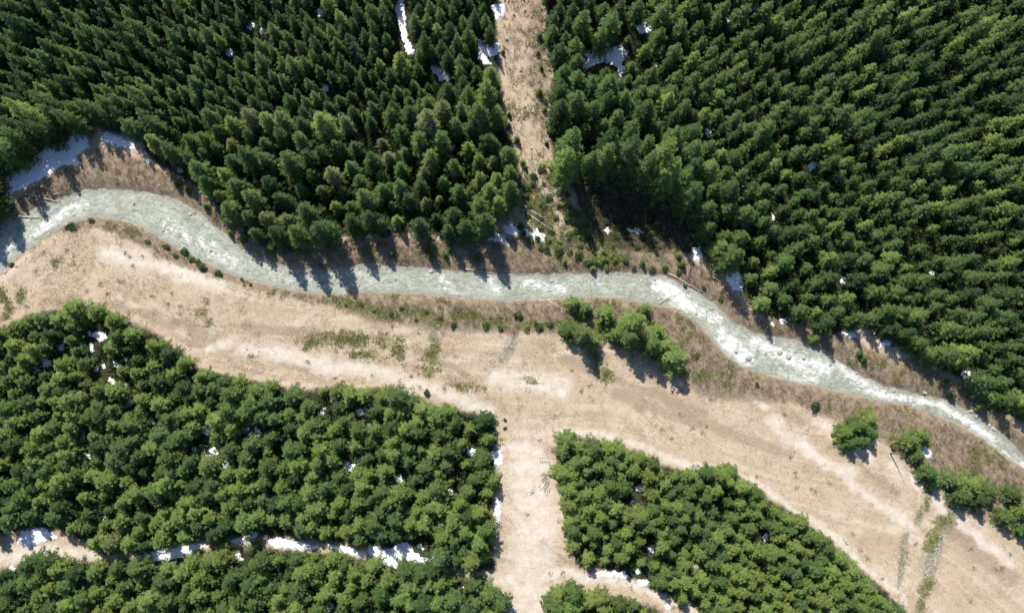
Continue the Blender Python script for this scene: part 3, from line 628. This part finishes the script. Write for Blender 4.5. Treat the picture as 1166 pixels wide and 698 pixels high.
for k, x, y, s, tn, lb in ISLAND:
    plant_tree(k, x, y, s*(1.3 if x < 800 else 1.2), tn, lb, GRP[x < 800] if x > 600 else 'small trees at the clearing edge', {'pine_tree': 'pine', 'cedar_tree': 'cedar', 'fir_tree': 'fir', 'hemlock_tree': 'hemlock'}[k], flat=.92 if x < 800 else .72)
# saplings thinning out from the stand edges
rs = random.Random(31)
for pts, cnt, ph in (([(572,60),(578,140),(600,190)],7,'on the west side of the cleared strip'),([(622,30),(618,100),(622,170)],8,'on the east side of the cleared strip'),([(170,196),(240,240),(300,288),(400,286)],9,'between the tall trees and the river bend'),([(420,286),(560,290)],7,'under the tall trees above the river'),([(640,296),(780,300)],8,'on the bank below the shaded hollow'),([(860,374),(960,394),(1060,424),(1140,480)],9,'on the brown bank under the right slope')):
    P_ = np.array(pts, float); L_ = np.concatenate([[0], np.cumsum(np.linalg.norm(np.diff(P_, axis=0), axis=1))])
    for _ in range(cnt):
        q = rs.uniform(0, L_[-1]); tn = rs.choice(['mid', 'bright', 'mid'])
        o = plant_tree('cedar_tree', np.interp(q, L_, P_[:, 0])+rs.gauss(0, 4), np.interp(q, L_, P_[:, 1])+rs.gauss(0, 4), rs.uniform(.25, .5), tn, f'{TONE_WORD[tn]} conifer sapling {ph}', 'saplings at the forest edges', 'sapling')
        o.name = 'sapling'
mass.build('forest', 'smaller conifers filling in between the larger trees of the slopes')

# forest outside the frame, continuing the stands
def beyond(n=360):
    ring = Mass(); r = random.Random(5); k = 0
    polys = {a: np.array(extend(p), float) for a, p in STANDS.items()}
    kinds = dict(NW='spruce_tree', NE='fir_tree', SW='pine_tree', SWB='pine_tree', SE='cedar_tree', SEB='cedar_tree')
    cand = poisson([(-150,-150),(1316,-150),(1316,800),(-150,800)], lambda x, y: 0 if (-26 < x < 1192 and -26 < y < 726) else 19, 77, (), 14)
    for x, y, rr in cand:
        for a, p in polys.items():
            if inside(np.array([x]), np.array([y]), p)[0]:
                ring.add(kinds[a], x, y, r.uniform(.9, 1.1), r.choice(['dark', 'mid', 'mid'])); k += 1; break
    # the trees left of the frame that shade the river bend
    for x, y in ((-16,208),(-12,232),(-30,222),(-32,250),(-24,198),(12,206),(30,212)):
        if x < 0: ring.add('hemlock_tree', x, y, 0.95, 'dark'); 
    ring.build('surrounding_forest', 'conifer forest carrying on beyond the stands in view'); print('RING', k)
beyond()

# ------------------------------------------------------------------ snow
def snow_mesh(polys, name, step=0.22, thick=0.26, edge=1.1):
    Vs = []; Fs = []; n = 0
    for poly, ed in polys:
        p = gpoly(poly); lo = p.min(0)-1.2; hi = p.max(0)+1.2
        xs = np.arange(lo[0], hi[0], step); ys = np.arange(lo[1], hi[1], step)
        a, b = np.meshgrid(xs, ys); x = a.ravel(); y = b.ravel()
        d = sdf(x, y, p)+ed*0.55*fbm(x/1.1, y/1.1, 61, 3)+ed*0.35*fbm(x/0.45, y/0.45, 67, 2)
        z = ground_z(x, y)+np.clip(d*0.55, -0.12, thick)+0.04*fbm(x/0.8, y/0.8, 63, 2)
        f = grid_faces(len(xs), len(ys)); f = f[(d[f] > -0.2).all(1)]
        if not len(f): continue
        u = np.unique(f); ix = np.full(x.shape, -1); ix[u] = np.arange(len(u))
        Vs.append(np.stack([x[u], y[u], z[u]], -1)); Fs.append(ix[f]+n); n += len(u)
    return make_mesh(name, np.concatenate(Vs), np.concatenate(Fs), MAT_SNOW, True)
for p, lb in SNOW_BIG:
    tag(link('snow_patch', snow_mesh([(p, 1.1)], 'snow_patch')), lb, 'snow patch', 'old snow patches')
fl = []
for x, y, r in FLECK:
    k = 9; fl.append(([(x+r*1.15*random.uniform(.6, 1.2)*math.cos(t*6.283/k), y+r*1.15*random.uniform(.6, 1.2)*math.sin(t*6.283/k)) for t in range(k)], 0.8))
rr = random.Random(3)
for nm, cnt in (('SW', 260), ('SWB', 60), ('NW', 15), ('NE', 30), ('SE', 30)):
    p = np.array(STANDS[nm], float); lo = p.min(0); hi = p.max(0); c = 0
    while c < cnt:
        x = rr.uniform(lo[0], hi[0]); y = rr.uniform(lo[1], hi[1])
        if sdf(np.array([x]), np.array([y]), p)[0] < 10: continue
        if nm == 'NE' and y < 200 and x > 800 and rr.random() < .6: continue
        if 655 < x < 800 and 190 < y < 300: continue
        c += 1; r = rr.uniform(2.5, 5.5); k = 7
        fl.append(([(x+r*rr.uniform(.6, 1.3)*math.cos(t*6.283/k), y+r*rr.uniform(.6, 1.3)*math.sin(t*6.283/k)) for t in range(k)], 0.8))
tag(link('snow', snow_mesh(fl, 'snow', 0.3, 0.2)), 'flecks of old snow left on the shaded forest floor', None, None, 'stuff')

# ------------------------------------------------------------------ ground cover
def frame_pts(n, seed):
    r = np.random.default_rng(seed); x = r.uniform(-150, 160, n); y = r.uniform(-70, 125, n)
    return x, y
def tuft_mesh(name, x, y, z, hmin, hmax, blades, wid, spread, mat, seed, flat=0.0):
    r = np.random.default_rng(seed); n = len(x); B = blades
    th = r.uniform(0, 6.283, (n, B)); ln = r.uniform(hmin, hmax, (n, B)); ti = r.uniform(0.25, 1.0, (n, B))*spread
    bx = x[:, None]+r.normal(0, 0.06+0.12*spread, (n, B)); by = y[:, None]+r.normal(0, 0.06+0.12*spread, (n, B)); bz = np.repeat(z[:, None], B, 1)-0.03
    dx = np.cos(th)*np.sin(ti); dy = np.sin(th)*np.sin(ti); dz = np.cos(ti); ph = th+r.uniform(0.8, 2.2, (n, B)); wx = np.cos(ph)*wid; wy = np.sin(ph)*wid
    a = np.stack([bx-wx, by-wy, bz], -1); b = np.stack([bx+wx, by+wy, bz], -1)
    c = np.stack([bx+dx*ln+wx*.5, by+dy*ln+wy*.5, bz+dz*ln], -1); d = np.stack([bx+dx*ln-wx*.5, by+dy*ln-wy*.5, bz+dz*ln], -1)
    V = np.stack([a, b, c, d], 2).reshape(-1, 3); F = np.arange(n*B*4).reshape(-1, 4)
    return make_mesh(name, V, F, mat)
x, y = frame_pts(330000, 21); d = -sdf(x, y, RIVER_POLY); z = ground_z(x, y, d); px, py = project(x, y, z)
fo = np.full(x.shape, -9.0)
for k, p in STANDS.items(): fo = np.maximum(fo, sdf(px, py, np.array(p, float)))
op = sdf(px, py, [(640,190),(700,185),(780,215),(800,290),(690,285),(665,250)])
no = y > np.interp(x, CENTER[:, 0], CENTER[:, 1])
scw = np.where(no, np.interp(px, *SCRUB_N), np.interp(px, *SCRUB_S))*0.22
pale = streak(x, y, px, py, PALE); grn = streak(x, y, px, py, GREEN); lit = streak(x, y, px, py, LITTER)
rnd = np.random.default_rng(22).random(x.shape); dens = 0.5+0.5*fbm(x/5, y/5, 71, 3)
open_ = (fo < -4) & (d > 0.8); vis = (px > -40) & (px < 1206) & (py > -40) & (py < 738)
insc = (op > 0) | (d < scw*(0.8+0.5*fbm(x/4, y/4, 72, 2))) | (no & (px > 560) & (px < 720) & (py > 205))
strip = no & (py < 215) & (px > 540) & (px < 650)
g = open_ & vis & ~insc & (rnd < (0.02+0.30*np.clip(1.6*dens-.3, 0, 1))*np.clip(1-1.1*pale, 0.02, 1))
r4 = np.random.default_rng(41); gx_ = np.repeat(x[g], 5)+r4.normal(0, .55, 5*g.sum()); gy_ = np.repeat(y[g], 5)+r4.normal(0, .55, 5*g.sum()); gz_ = np.repeat(z[g], 5)+.01
tag(link('dry_grass', tuft_mesh('dry_grass', gx_, gy_, gz_, 0.15, 0.42, 4, 0.04, 1.1, MAT_GRASS, 31)), 'bleached dry grass tufts over the meadow', None, None, 'stuff'); print('grass', g.sum())
s_ = open_ & vis & ((insc & (rnd < 0.10+0.25*dens)) | (strip & (rnd < 0.18) & (fbm(x/5, y/5, 79, 3) > -.05)))
tag(link('bare_undergrowth', tuft_mesh('bare_undergrowth', x[s_], y[s_], z[s_], 0.5, 1.7, 6, 0.035, 0.9, MAT_TWIG, 32)), 'leafless brown brush along both river banks', None, None, 'stuff'); print('scrub', s_.sum())
q_ = open_ & vis & ~insc & (rnd < 0.0012+0.010*np.clip(fbm(x/9, y/9, 78, 3)*3-.45, 0, 1))
qx = np.repeat(x[q_], 7)+np.random.default_rng(4).normal(0, .22, 7*q_.sum()); qy = np.repeat(y[q_], 7)+np.random.default_rng(5).normal(0, .22, 7*q_.sum())
tag(link('brown_undergrowth', tuft_mesh('brown_undergrowth', qx, qy, ground_z(qx, qy), 0.2, 0.55, 5, 0.05, 1.2, MAT_TWIG, 34)), 'small brown tussocks dotted over the meadow', None, None, 'stuff')
h_ = open_ & vis & ((strip & (rnd > 0.88) & (fbm(x/4, y/4, 80, 3) > .12)) | ((grn > 0.25) & (rnd < 0.9*grn*np.clip(.65+fbm(x/2.5, y/2.5, 81, 3)*1.2, 0, 1))) | (insc & (fbm(x/6, y/6, 75, 3) > 0.28) & (rnd < 0.25)))
r5 = np.random.default_rng(43); hx = np.repeat(x[h_], 4)+r5.normal(0, .5, 4*h_.sum()); hy = np.repeat(y[h_], 4)+r5.normal(0, .5, 4*h_.sum()); hz = np.repeat(z[h_], 4)
tag(link('low_green_undergrowth', tuft_mesh('low_green_undergrowth', hx, hy, hz, 0.15, 0.5, 6, 0.07, 1.3, MAT_HERB, 33)), 'low green plants in patches on meadow and banks', None, None, 'stuff'); print('herb', h_.sum())

u_ = vis & (fo > 7) & (d > 1) & (op < 0) & (rnd < 0.22)
snowy = np.zeros(x.shape, bool)
for sx, sy, sr in AVOID: snowy |= (px-sx)**2+(py-sy)**2 < (sr*.8)**2
u_ &= ~snowy
rd_ = np.minimum(seg_dist(px, py, [(-60,633),(0,632),(60,628),(112,633),(150,637),(200,628),(250,621),(300,618),(350,622),(400,630),(450,636),(560,652)]), seg_dist(px, py, [(640,655),(680,657),(730,668),(790,692)]))
u_ &= rd_ > 11
mu = foliage_material('undergrowth_leaves', False); me = tuft_mesh('undergrowth', x[u_], y[u_], z[u_], 0.6, 2.4, 8, 0.13, 1.0, mu, 35)
tn = np.repeat(np.random.default_rng(36).uniform(.6, 1.1, u_.sum())[:, None]*np.array([[0.055, 0.090, 0.030]]), 32, 0)
add_attr(me, 'tint', np.concatenate([tn, np.ones((len(tn), 1))], 1), 'FLOAT_COLOR'); add_attr(me, 'vary', np.repeat(np.random.default_rng(37).random(u_.sum()*8), 4))
tag(link('undergrowth', me), 'dim green seedlings and brush on the forest floor between trunks', None, None, 'stuff')

# ------------------------------------------------------------------ shrubs
def shrub_proto(seed, R, H):
    r = random.Random(seed); g = Geo(); st = Geo(); lob = [(r.uniform(-.5, .5)*R, r.uniform(-.5, .5)*R, r.uniform(.3, .7)*H, r.uniform(.45, .7)) for _ in range(5)]
    for i in range(300):
        lx, ly, lz, lr = r.choice(lob); v = Vector((r.gauss(0, 1), r.gauss(0, 1), r.gauss(0, 1))).normalized()*r.uniform(.55, 1.0)
        c = Vector((lx+v.x*lr*R, ly+v.y*lr*R, max(0.06, lz+v.z*lr*H*0.6))); n = (v+Vector((r.uniform(-.7, .7), r.uniform(-.7, .7), r.uniform(-.2, .9)))).normalized()
        u = n.orthogonal().normalized(); u = (u*math.cos(i)+n.cross(u)*math.sin(i)); w_ = n.cross(u); s = r.uniform(.10, .22)
        g.quad([c-u*s, c+w_*s*.55, c+u*s, c-w_*s*.55], r.uniform(0, 1))
    for lx, ly, lz, lr in lob: st.tube([(0, 0, -.15), (lx*.5, ly*.5, lz*.5), (lx, ly, lz)], [.05, .035, .012], 5)
    return g.mesh('foliage', MAT_LEAF), st.mesh('stem', MAT_BARK, True)
SHP = [shrub_proto(200+i, 0.9, 1.3) for i in range(5)]; SHF = {}
def plant_shrub(px, py, s, tone, label, group):
    x, y = map(float, pix_ground(px, py, 0.5*s)); z = float(ground_z(np.array([x]), np.array([y]))[0]); i = random.randrange(len(SHP))
    root = bpy.data.objects.new('shrub', None); COL.objects.link(root); root.location = (x, y, z); root.rotation_euler = (0, 0, random.uniform(0, 6.28)); root.scale = (s*random.uniform(.9, 1.2), s, s)
    if i not in SHF: c = link('foliage', SHP[i][0], parent=root); t = link('stem', SHP[i][1], parent=root); SHF[i] = (c, t)
    else:
        c, t = (o.copy() for o in SHF[i])
        for o in (c, t): COL.objects.link(o); o.parent = root
    c.color = (*(np.array(TONES[tone])*random.uniform(.9, 1.2)), 1)
    tag(root, label, 'shrub', group)
SH1 = [(82,258,1.3,'dark','dark green shrub at the top of the river bend with a crisp shadow'),(76,260,.9,'mid','small shrub touching the one at the top of the bend'),(103,251,1.0,'mid','round shrub on the bank right of the bend top'),(168,275,.8,'mid','small shrub at the foot of the brown bank scrub'),(189,282,1.1,'dark','first dark shrub of the row along the left bank'),(199,291,.8,'mid','small shrub below the first of the bank row'),(208,287,1.4,'dark','double dark shrub in the middle of the bank row'),(218,295,1.1,'mid','shrub right of the double one in the bank row'),(230,304,1.5,'dark','largest shrub of the left bank row'),(226,299,1.1,'mid','shrub leaning against the largest of the bank row'),(248,312,1.2,'dark','last dark shrub of the left bank row'),(12,301,.9,'dark','lone shrub between pale stones at the left water edge'),(275,318,.7,'mid','small shrub beyond the end of the bank row'),(285,324,.6,'mid','tiny shrub nearest the narrows'),(928,463,1.6,'dark','lone dark shrub where meadow meets river scrub'),(1016,508,1.1,'olive','yellow-green shrub beside the bare snag'),(517,371,1.0,'dark','dark shrub at the meadow edge of the scrub'),(553,371,1.2,'mid','shrub at the scrub edge above the stone strip'),(569,374,.9,'mid','small shrub left of the stone strip top'),(590,360,1.5,'mid','leafy shrub in the scrub above the stone strip'),(600,375,1.0,'bright','small bright shrub right of the stone strip top'),(612,372,1.3,'dark','dark round shrub right of the stone strip'),(626,369,1.3,'mid','shrub between stone strip and riverside clump'),(862,438,.8,'mid','shrub beside the lower river bank in mid meadow'),(880,420,.5,'mid','tiny shrub by the whitewater'),(486,447,1.1,'dark','dark shrub just off the forest corner'),(575,478,.6,'dark','tiny dark shrub at the track mouth'),(575,487,.6,'mid','tiny shrub under the other one at the track mouth'),(793,404,.9,'mid','small shrub right of the broad riverside tree'),(742,368,.8,'bright','small shrub right of the tallest riverside tree')]
for x, y, s, t, lb in SH1: plant_shrub(x, y, s, t, lb, 'shrubs along the river banks and meadow edge')
r = random.Random(19)
for x, y, q in poisson([(672,212),(720,205),(770,222),(790,285),(730,284),(690,275)], lambda x, y: 16+14*r.random(), 15, ()):
    plant_shrub(x, y, r.uniform(.8, 1.7), 'dark', 'dark shrub in the shaded hollow above the river', 'shrubs in the shaded hollow')
r = random.Random(9); PB = [(598,195),(630,190),(645,215),(660,245),(690,275),(715,300),(690,305),(650,292),(610,285),(585,255),(598,240)]
for x, y, q in poisson(PB, lambda x, y: 7.5+5*r.random(), 11, [(612,240,9),(625,245,8),(640,265,7),(610,225,8)]):
    tn = r.choice(['mid', 'bright', 'mid', 'dark']); nr = 'around the fallen logs' if y < 262 else 'on the bank below the fallen logs'
    if y < 222: nr = 'at the lower end of the cleared strip'
    plant_shrub(x, y, r.uniform(.7, 1.5), tn, f'{TONE_WORD[tn]} shrub {nr}', 'shrubs below the cleared strip')
for x, y, q in poisson([(572,0),(622,0),(620,60),(618,170),(600,180),(580,120)], lambda x, y: (15+14*r.random()) if fbm(x/30, y/30, 5, 2) > -.1 else 0, 12, ()):
    plant_shrub(x, y, r.uniform(.25, .5), r.choice(['mid', 'olive']), 'tiny green shrub on the bare cleared strip', 'tiny shrubs on the cleared strip')
for x, y, q in poisson([(700,305),(770,305),(840,345),(800,335),(740,306)], lambda x, y: 12+6*r.random(), 13, ()):
    plant_shrub(x, y, r.uniform(.6, 1.1), 'mid', 'mid green shrub on the north bank above the rapids', 'shrubs on the north bank')
for x, y, q in poisson([(388,342),(420,345),(500,355),(510,368),(440,362),(390,352)], lambda x, y: 11+6*r.random(), 14, ()):
    plant_shrub(x, y, r.uniform(.4, .8), 'mid', 'small mid green shrub in the south bank scrub', 'small shrubs in the south bank scrub')

# ------------------------------------------------------------------ logs, snag, stones, debris
def log_thing(p0, p1, rad, label, name='fallen_log', lift=0.0, stubs=5, group=None):
    (x0, y0), (x1, y1) = [tuple(map(float, pix_ground(*p))) for p in (p0, p1)]
    def gz(x, y):
        zz = float(ground_z(np.array([x]), np.array([y]))[0]); return max(zz, WATER_Z)+lift
    z0, z1 = gz(x0, y0)+rad*.7, gz(x1, y1)+rad*.7
    L = math.hypot(x1-x0, y1-y0); r = random.Random(int(p0[0]*7+p0[1])); ang = math.atan2(y1-y0, x1-x0); pit = math.atan2(z1-z0, L)
    root = bpy.data.objects.new(name, None); COL.objects.link(root); root.location = (x0, y0, z0); root.rotation_euler = (0, -pit, ang)
    g = Geo(); n = 7
    g.tube([(L*i/n, r.uniform(-.04, .04)*L*.12, r.uniform(-.03, .03)) for i in range(n+1)], [rad*(1.15-.75*i/n) for i in range(n+1)], 9)
    link('trunk', g.mesh('trunk', MAT_LOG, True), parent=root)
    for i in range(stubs):
        t = r.uniform(.3, .95); a = r.choice([-1, 1])*r.uniform(.6, 1.1); l = r.uniform(.5, 1.4); sg = Geo()
        sg.tube([(L*t, 0, 0), (L*t+l*.5*math.cos(a), l*.5*math.sin(a), .12), (L*t+l*math.cos(a), l*math.sin(a), .15)], [rad*.3, rad*.2, rad*.08], 5)
        link('branch', sg.mesh('branch', MAT_LOG, True), parent=root)
    tag(root, label, 'log', group)
G = 'fallen logs'
log_thing((589,230),(624,252),.22,'upper of two parallel pale logs below the cleared strip',group=G)
log_thing((600,244),(652,277),.24,'lower of two parallel pale logs, running down to the shrubs',group=G)
log_thing((614,250),(626,246),.13,'short pale log lying across the parallel logs',group=G)
log_thing((18,246),(50,248),.25,'long log lying in the shaded water of the left bend',group=G)
log_thing((50,226),(68,230),.18,'pale log jammed on the bank above the left bend',group=G)
log_thing((60,222),(72,218),.15,'short crossed log jammed on the bank at the left bend',group=G)
log_thing((762,311),(800,333),.22,'pale log along the north bank above the rapids',group=G)
log_thing((672,318),(673,343),.14,'thin pale log reaching into the river by the clump',group=G)
log_thing((625,342),(642,353),.14,'thin pale log on the bank left of the riverside clump',group=G)
log_thing((750,346),(764,338),.18,'log pointing into the white rapids from the south bank',group=G)
log_thing((768,356),(776,352),.14,'short pale log at the edge of the rapids below the clump',group=G)
log_thing((530,306),(568,312),.16,'long thin log at the north water edge in tree shade',group=G)
log_thing((690,388),(708,408),.14,'thin log leaning out of the clump shadow',group=G)
log_thing((215,245),(222,238),.14,'short log on the north bank above the left rapids',group=G)
log_thing((636,396),(655,412),.08,'thin dry branch lying in front of the riverside clump',group=G)
# bare snag
def snag():
    x, y = map(float, pix_ground(1013, 516)); z = float(ground_z(np.array([x]), np.array([y]))[0])
    root = bpy.data.objects.new('dead_tree', None); COL.objects.link(root); root.location = (x, y, z-.1); r = random.Random(4)
    g = Geo(); H = 8.5; g.tube([(0, 0, 0), (.05, .03, 3), (.1, -.05, 6), (.12, 0, H)], [.17, .13, .08, .02], 8); link('trunk', g.mesh('trunk', MAT_BARK, True), parent=root)
    for i in range(16):
        zz = r.uniform(2.2, 8); th = r.uniform(0, 6.28); l = (H-zz)*.18+.35; b = Geo()
        b.tube([(.08, 0, zz), (.08+l*.5*math.cos(th), l*.5*math.sin(th), zz+.05), (.08+l*math.cos(th), l*math.sin(th), zz+.2)], [.035, .022, .008], 5); link('branch', b.mesh('branch', MAT_BARK, True), parent=root)
    tag(root, 'bare thin dead tree casting a needle shadow on the meadow', 'dead tree')
snag()
# boulders and stones
def rock_mesh(seed, n=9):
    r = np.random.default_rng(seed); V = []; F = []; m = 10
    for i in range(n+1):
        a = math.pi*i/n
        for j in range(m):
            t = 2*math.pi*j/m; V.append((math.sin(a)*math.cos(t), math.sin(a)*math.sin(t), math.cos(a)))
    V = np.array(V)
    for _ in range(7):
        d = r.normal(size=3); d /= np.linalg.norm(d); c = r.uniform(.55, .9); s = V @ d; V = V-np.clip(s-c, 0, 9)[:, None]*d
    V = V*np.array([1, r.uniform(.7, 1), r.uniform(.5, .8)])+r.normal(0, .02, V.shape)
    for i in range(n):
        for j in range(m): F.append((i*m+j, (i+1)*m+j, (i+1)*m+(j+1) % m, i*m+(j+1) % m))
    return V, np.array(F)
RK = [rock_mesh(300+i) for i in range(6)]; RKM = [make_mesh('boulder', v, f, MAT_STONE) for v, f in RK]
BO = [(186,262,.6,'near the left rapids'),(152,232,.5,'near the left rapids'),(222,243,.6,'near the left rapids'),(240,285,.5,'near the left rapids'),(36,282,.5,'at the left water edge'),(20,304,.6,'at the left water edge'),(8,310,.7,'at the left water edge'),(56,268,.6,'at the left water edge'),(491,309,.7,'in the shaded straight'),(450,318,.4,'in the shaded straight'),(408,325,.5,'in the shaded straight'),(628,320,.5,'in the middle straight'),(745,318,.5,'above the rapids'),(810,352,.5,'in the whitewater bend'),(838,400,.6,'in the whitewater bend'),(852,408,.9,'in the whitewater bend'),(862,398,.7,'in the whitewater bend'),(872,402,.6,'in the whitewater bend'),(888,402,.9,'on the gravel bar below the bend'),(898,406,.8,'on the gravel bar below the bend'),(905,400,.7,'on the gravel bar below the bend'),(915,408,.6,'on the gravel bar below the bend'),(945,415,.6,'on the gravel bar below the bend'),(968,408,.6,'at the foot of the brown bank'),(975,425,.5,'at the foot of the brown bank'),(1018,444,.7,'at the foot of the brown bank'),(1052,447,.7,'at the foot of the brown bank'),(1106,468,.8,'beside the last reach'),(1112,474,.7,'beside the last reach'),(1131,488,.8,'beside the last reach'),(1126,484,.6,'beside the last reach')]
for x, y, s, wh in BO:
    wx, wy = map(float, plane_pt(x, y, WATER_Z)); zz = max(float(ground_z(np.array([wx]), np.array([wy]))[0]), WATER_Z)
    o = link('boulder', random.choice(RKM), (wx, wy, zz+.05*s)); o.scale = (s, s, s*.8); o.rotation_euler = (0, 0, random.uniform(0, 6)); tag(o, f'grey boulder in the river {wh}' if 'bank' not in wh and 'edge' not in wh and 'beside' not in wh else f'grey boulder {wh}', 'boulder', 'boulders in and beside the river')
def stones(lines, name, label):
    Vs = []; Fs = []; n = 0; r = np.random.default_rng(5)
    for pts, hw, cnt, sz in lines:
        pts = np.array(pts, float); L = np.concatenate([[0], np.cumsum(np.linalg.norm(np.diff(pts, axis=0), axis=1))])
        for _ in range(cnt):
            q = r.uniform(0, L[-1]); x = np.interp(q, L, pts[:, 0])+r.normal(0, hw); y = np.interp(q, L, pts[:, 1])+r.normal(0, hw*.6)
            wx, wy = map(float, pix_ground(x, y)); z = float(ground_z(np.array([wx]), np.array([wy]))[0]); v, f = RK[r.integers(6)]; s = sz*r.uniform(.5, 1.4)
            Vs.append(v*s+np.array([wx, wy, z])); Fs.append(f+n); n += len(v)
    tag(link(name, make_mesh(name, np.concatenate(Vs), np.concatenate(Fs), MAT_STONE)), label, None, None, 'stuff')
stones([([(580,384),(567,410)],1.2,70,.20),([(589,388),(576,412)],1.2,60,.20),([(1068,618),(1062,640),(1056,655)],3.5,150,.22),([(1080,600),(1070,618)],2.5,40,.16),([(1032,618),(1028,645),(1022,668)],1.6,90,.18),([(1058,562),(1047,590)],1.5,60,.16),([(1064,560),(1052,588)],1.2,40,.14),([(280,398),(290,402)],5,9,.25),([(618,540),(624,560)],4,30,.2),([(860,455),(880,470)],6,30,.12),([(300,330),(400,338)],6,90,.15),([(600,560),(605,660)],22,120,.10),([(598,20),(600,120)],14,120,.12)], 'ditch_gravel', 'pale loose stones in the meadow ditches and on the track')
# debris at the track
def pallet():
    x, y = map(float, pix_ground(620, 523)); z = float(ground_z(np.array([x]), np.array([y]))[0])
    root = bpy.data.objects.new('wooden_frame', None); COL.objects.link(root); root.location = (x, y, z); root.rotation_euler = (0, 0, .08)
    for i in range(5): g = Geo(); g.box((-1.1+.55*i, 0, .16), (.13, 1.3, .08)); link('slat', g.mesh('slat', MAT_LOG), parent=root)
    for s in (-1, 1): g = Geo(); g.box((0, s*.55, .06), (2.5, .12, .11)); link('beam', g.mesh('beam', MAT_LOG), parent=root)
    tag(root, 'grey slatted wooden frame lying at the mouth of the gravel track', 'wooden frame')
pallet()
def pile():
    x, y = map(float, pix_ground(622, 548)); z = float(ground_z(np.array([x]), np.array([y]))[0])
    root = bpy.data.objects.new('branch_pile', None); COL.objects.link(root); root.location = (x, y, z); r = random.Random(8)
    for i in range(26):
        g = Geo(); a = 1.3+r.uniform(-.7, .7); l = r.uniform(.8, 2.2); cx_, cy_ = r.uniform(-.8, .8), r.uniform(-2.2, 2.2); h = r.uniform(.06, .5)
        g.tube([(cx_-l/2*math.cos(a), cy_-l/2*math.sin(a), h), (cx_, cy_, h+.08), (cx_+l/2*math.cos(a), cy_+l/2*math.sin(a), h+r.uniform(-.05, .2))], [.06, .05, .02], 5); link('branch', g.mesh('branch', MAT_LOG, True), parent=root)
    tag(root, 'grey pile of dead branches under the forest edge by the track', 'branch pile')
pile()
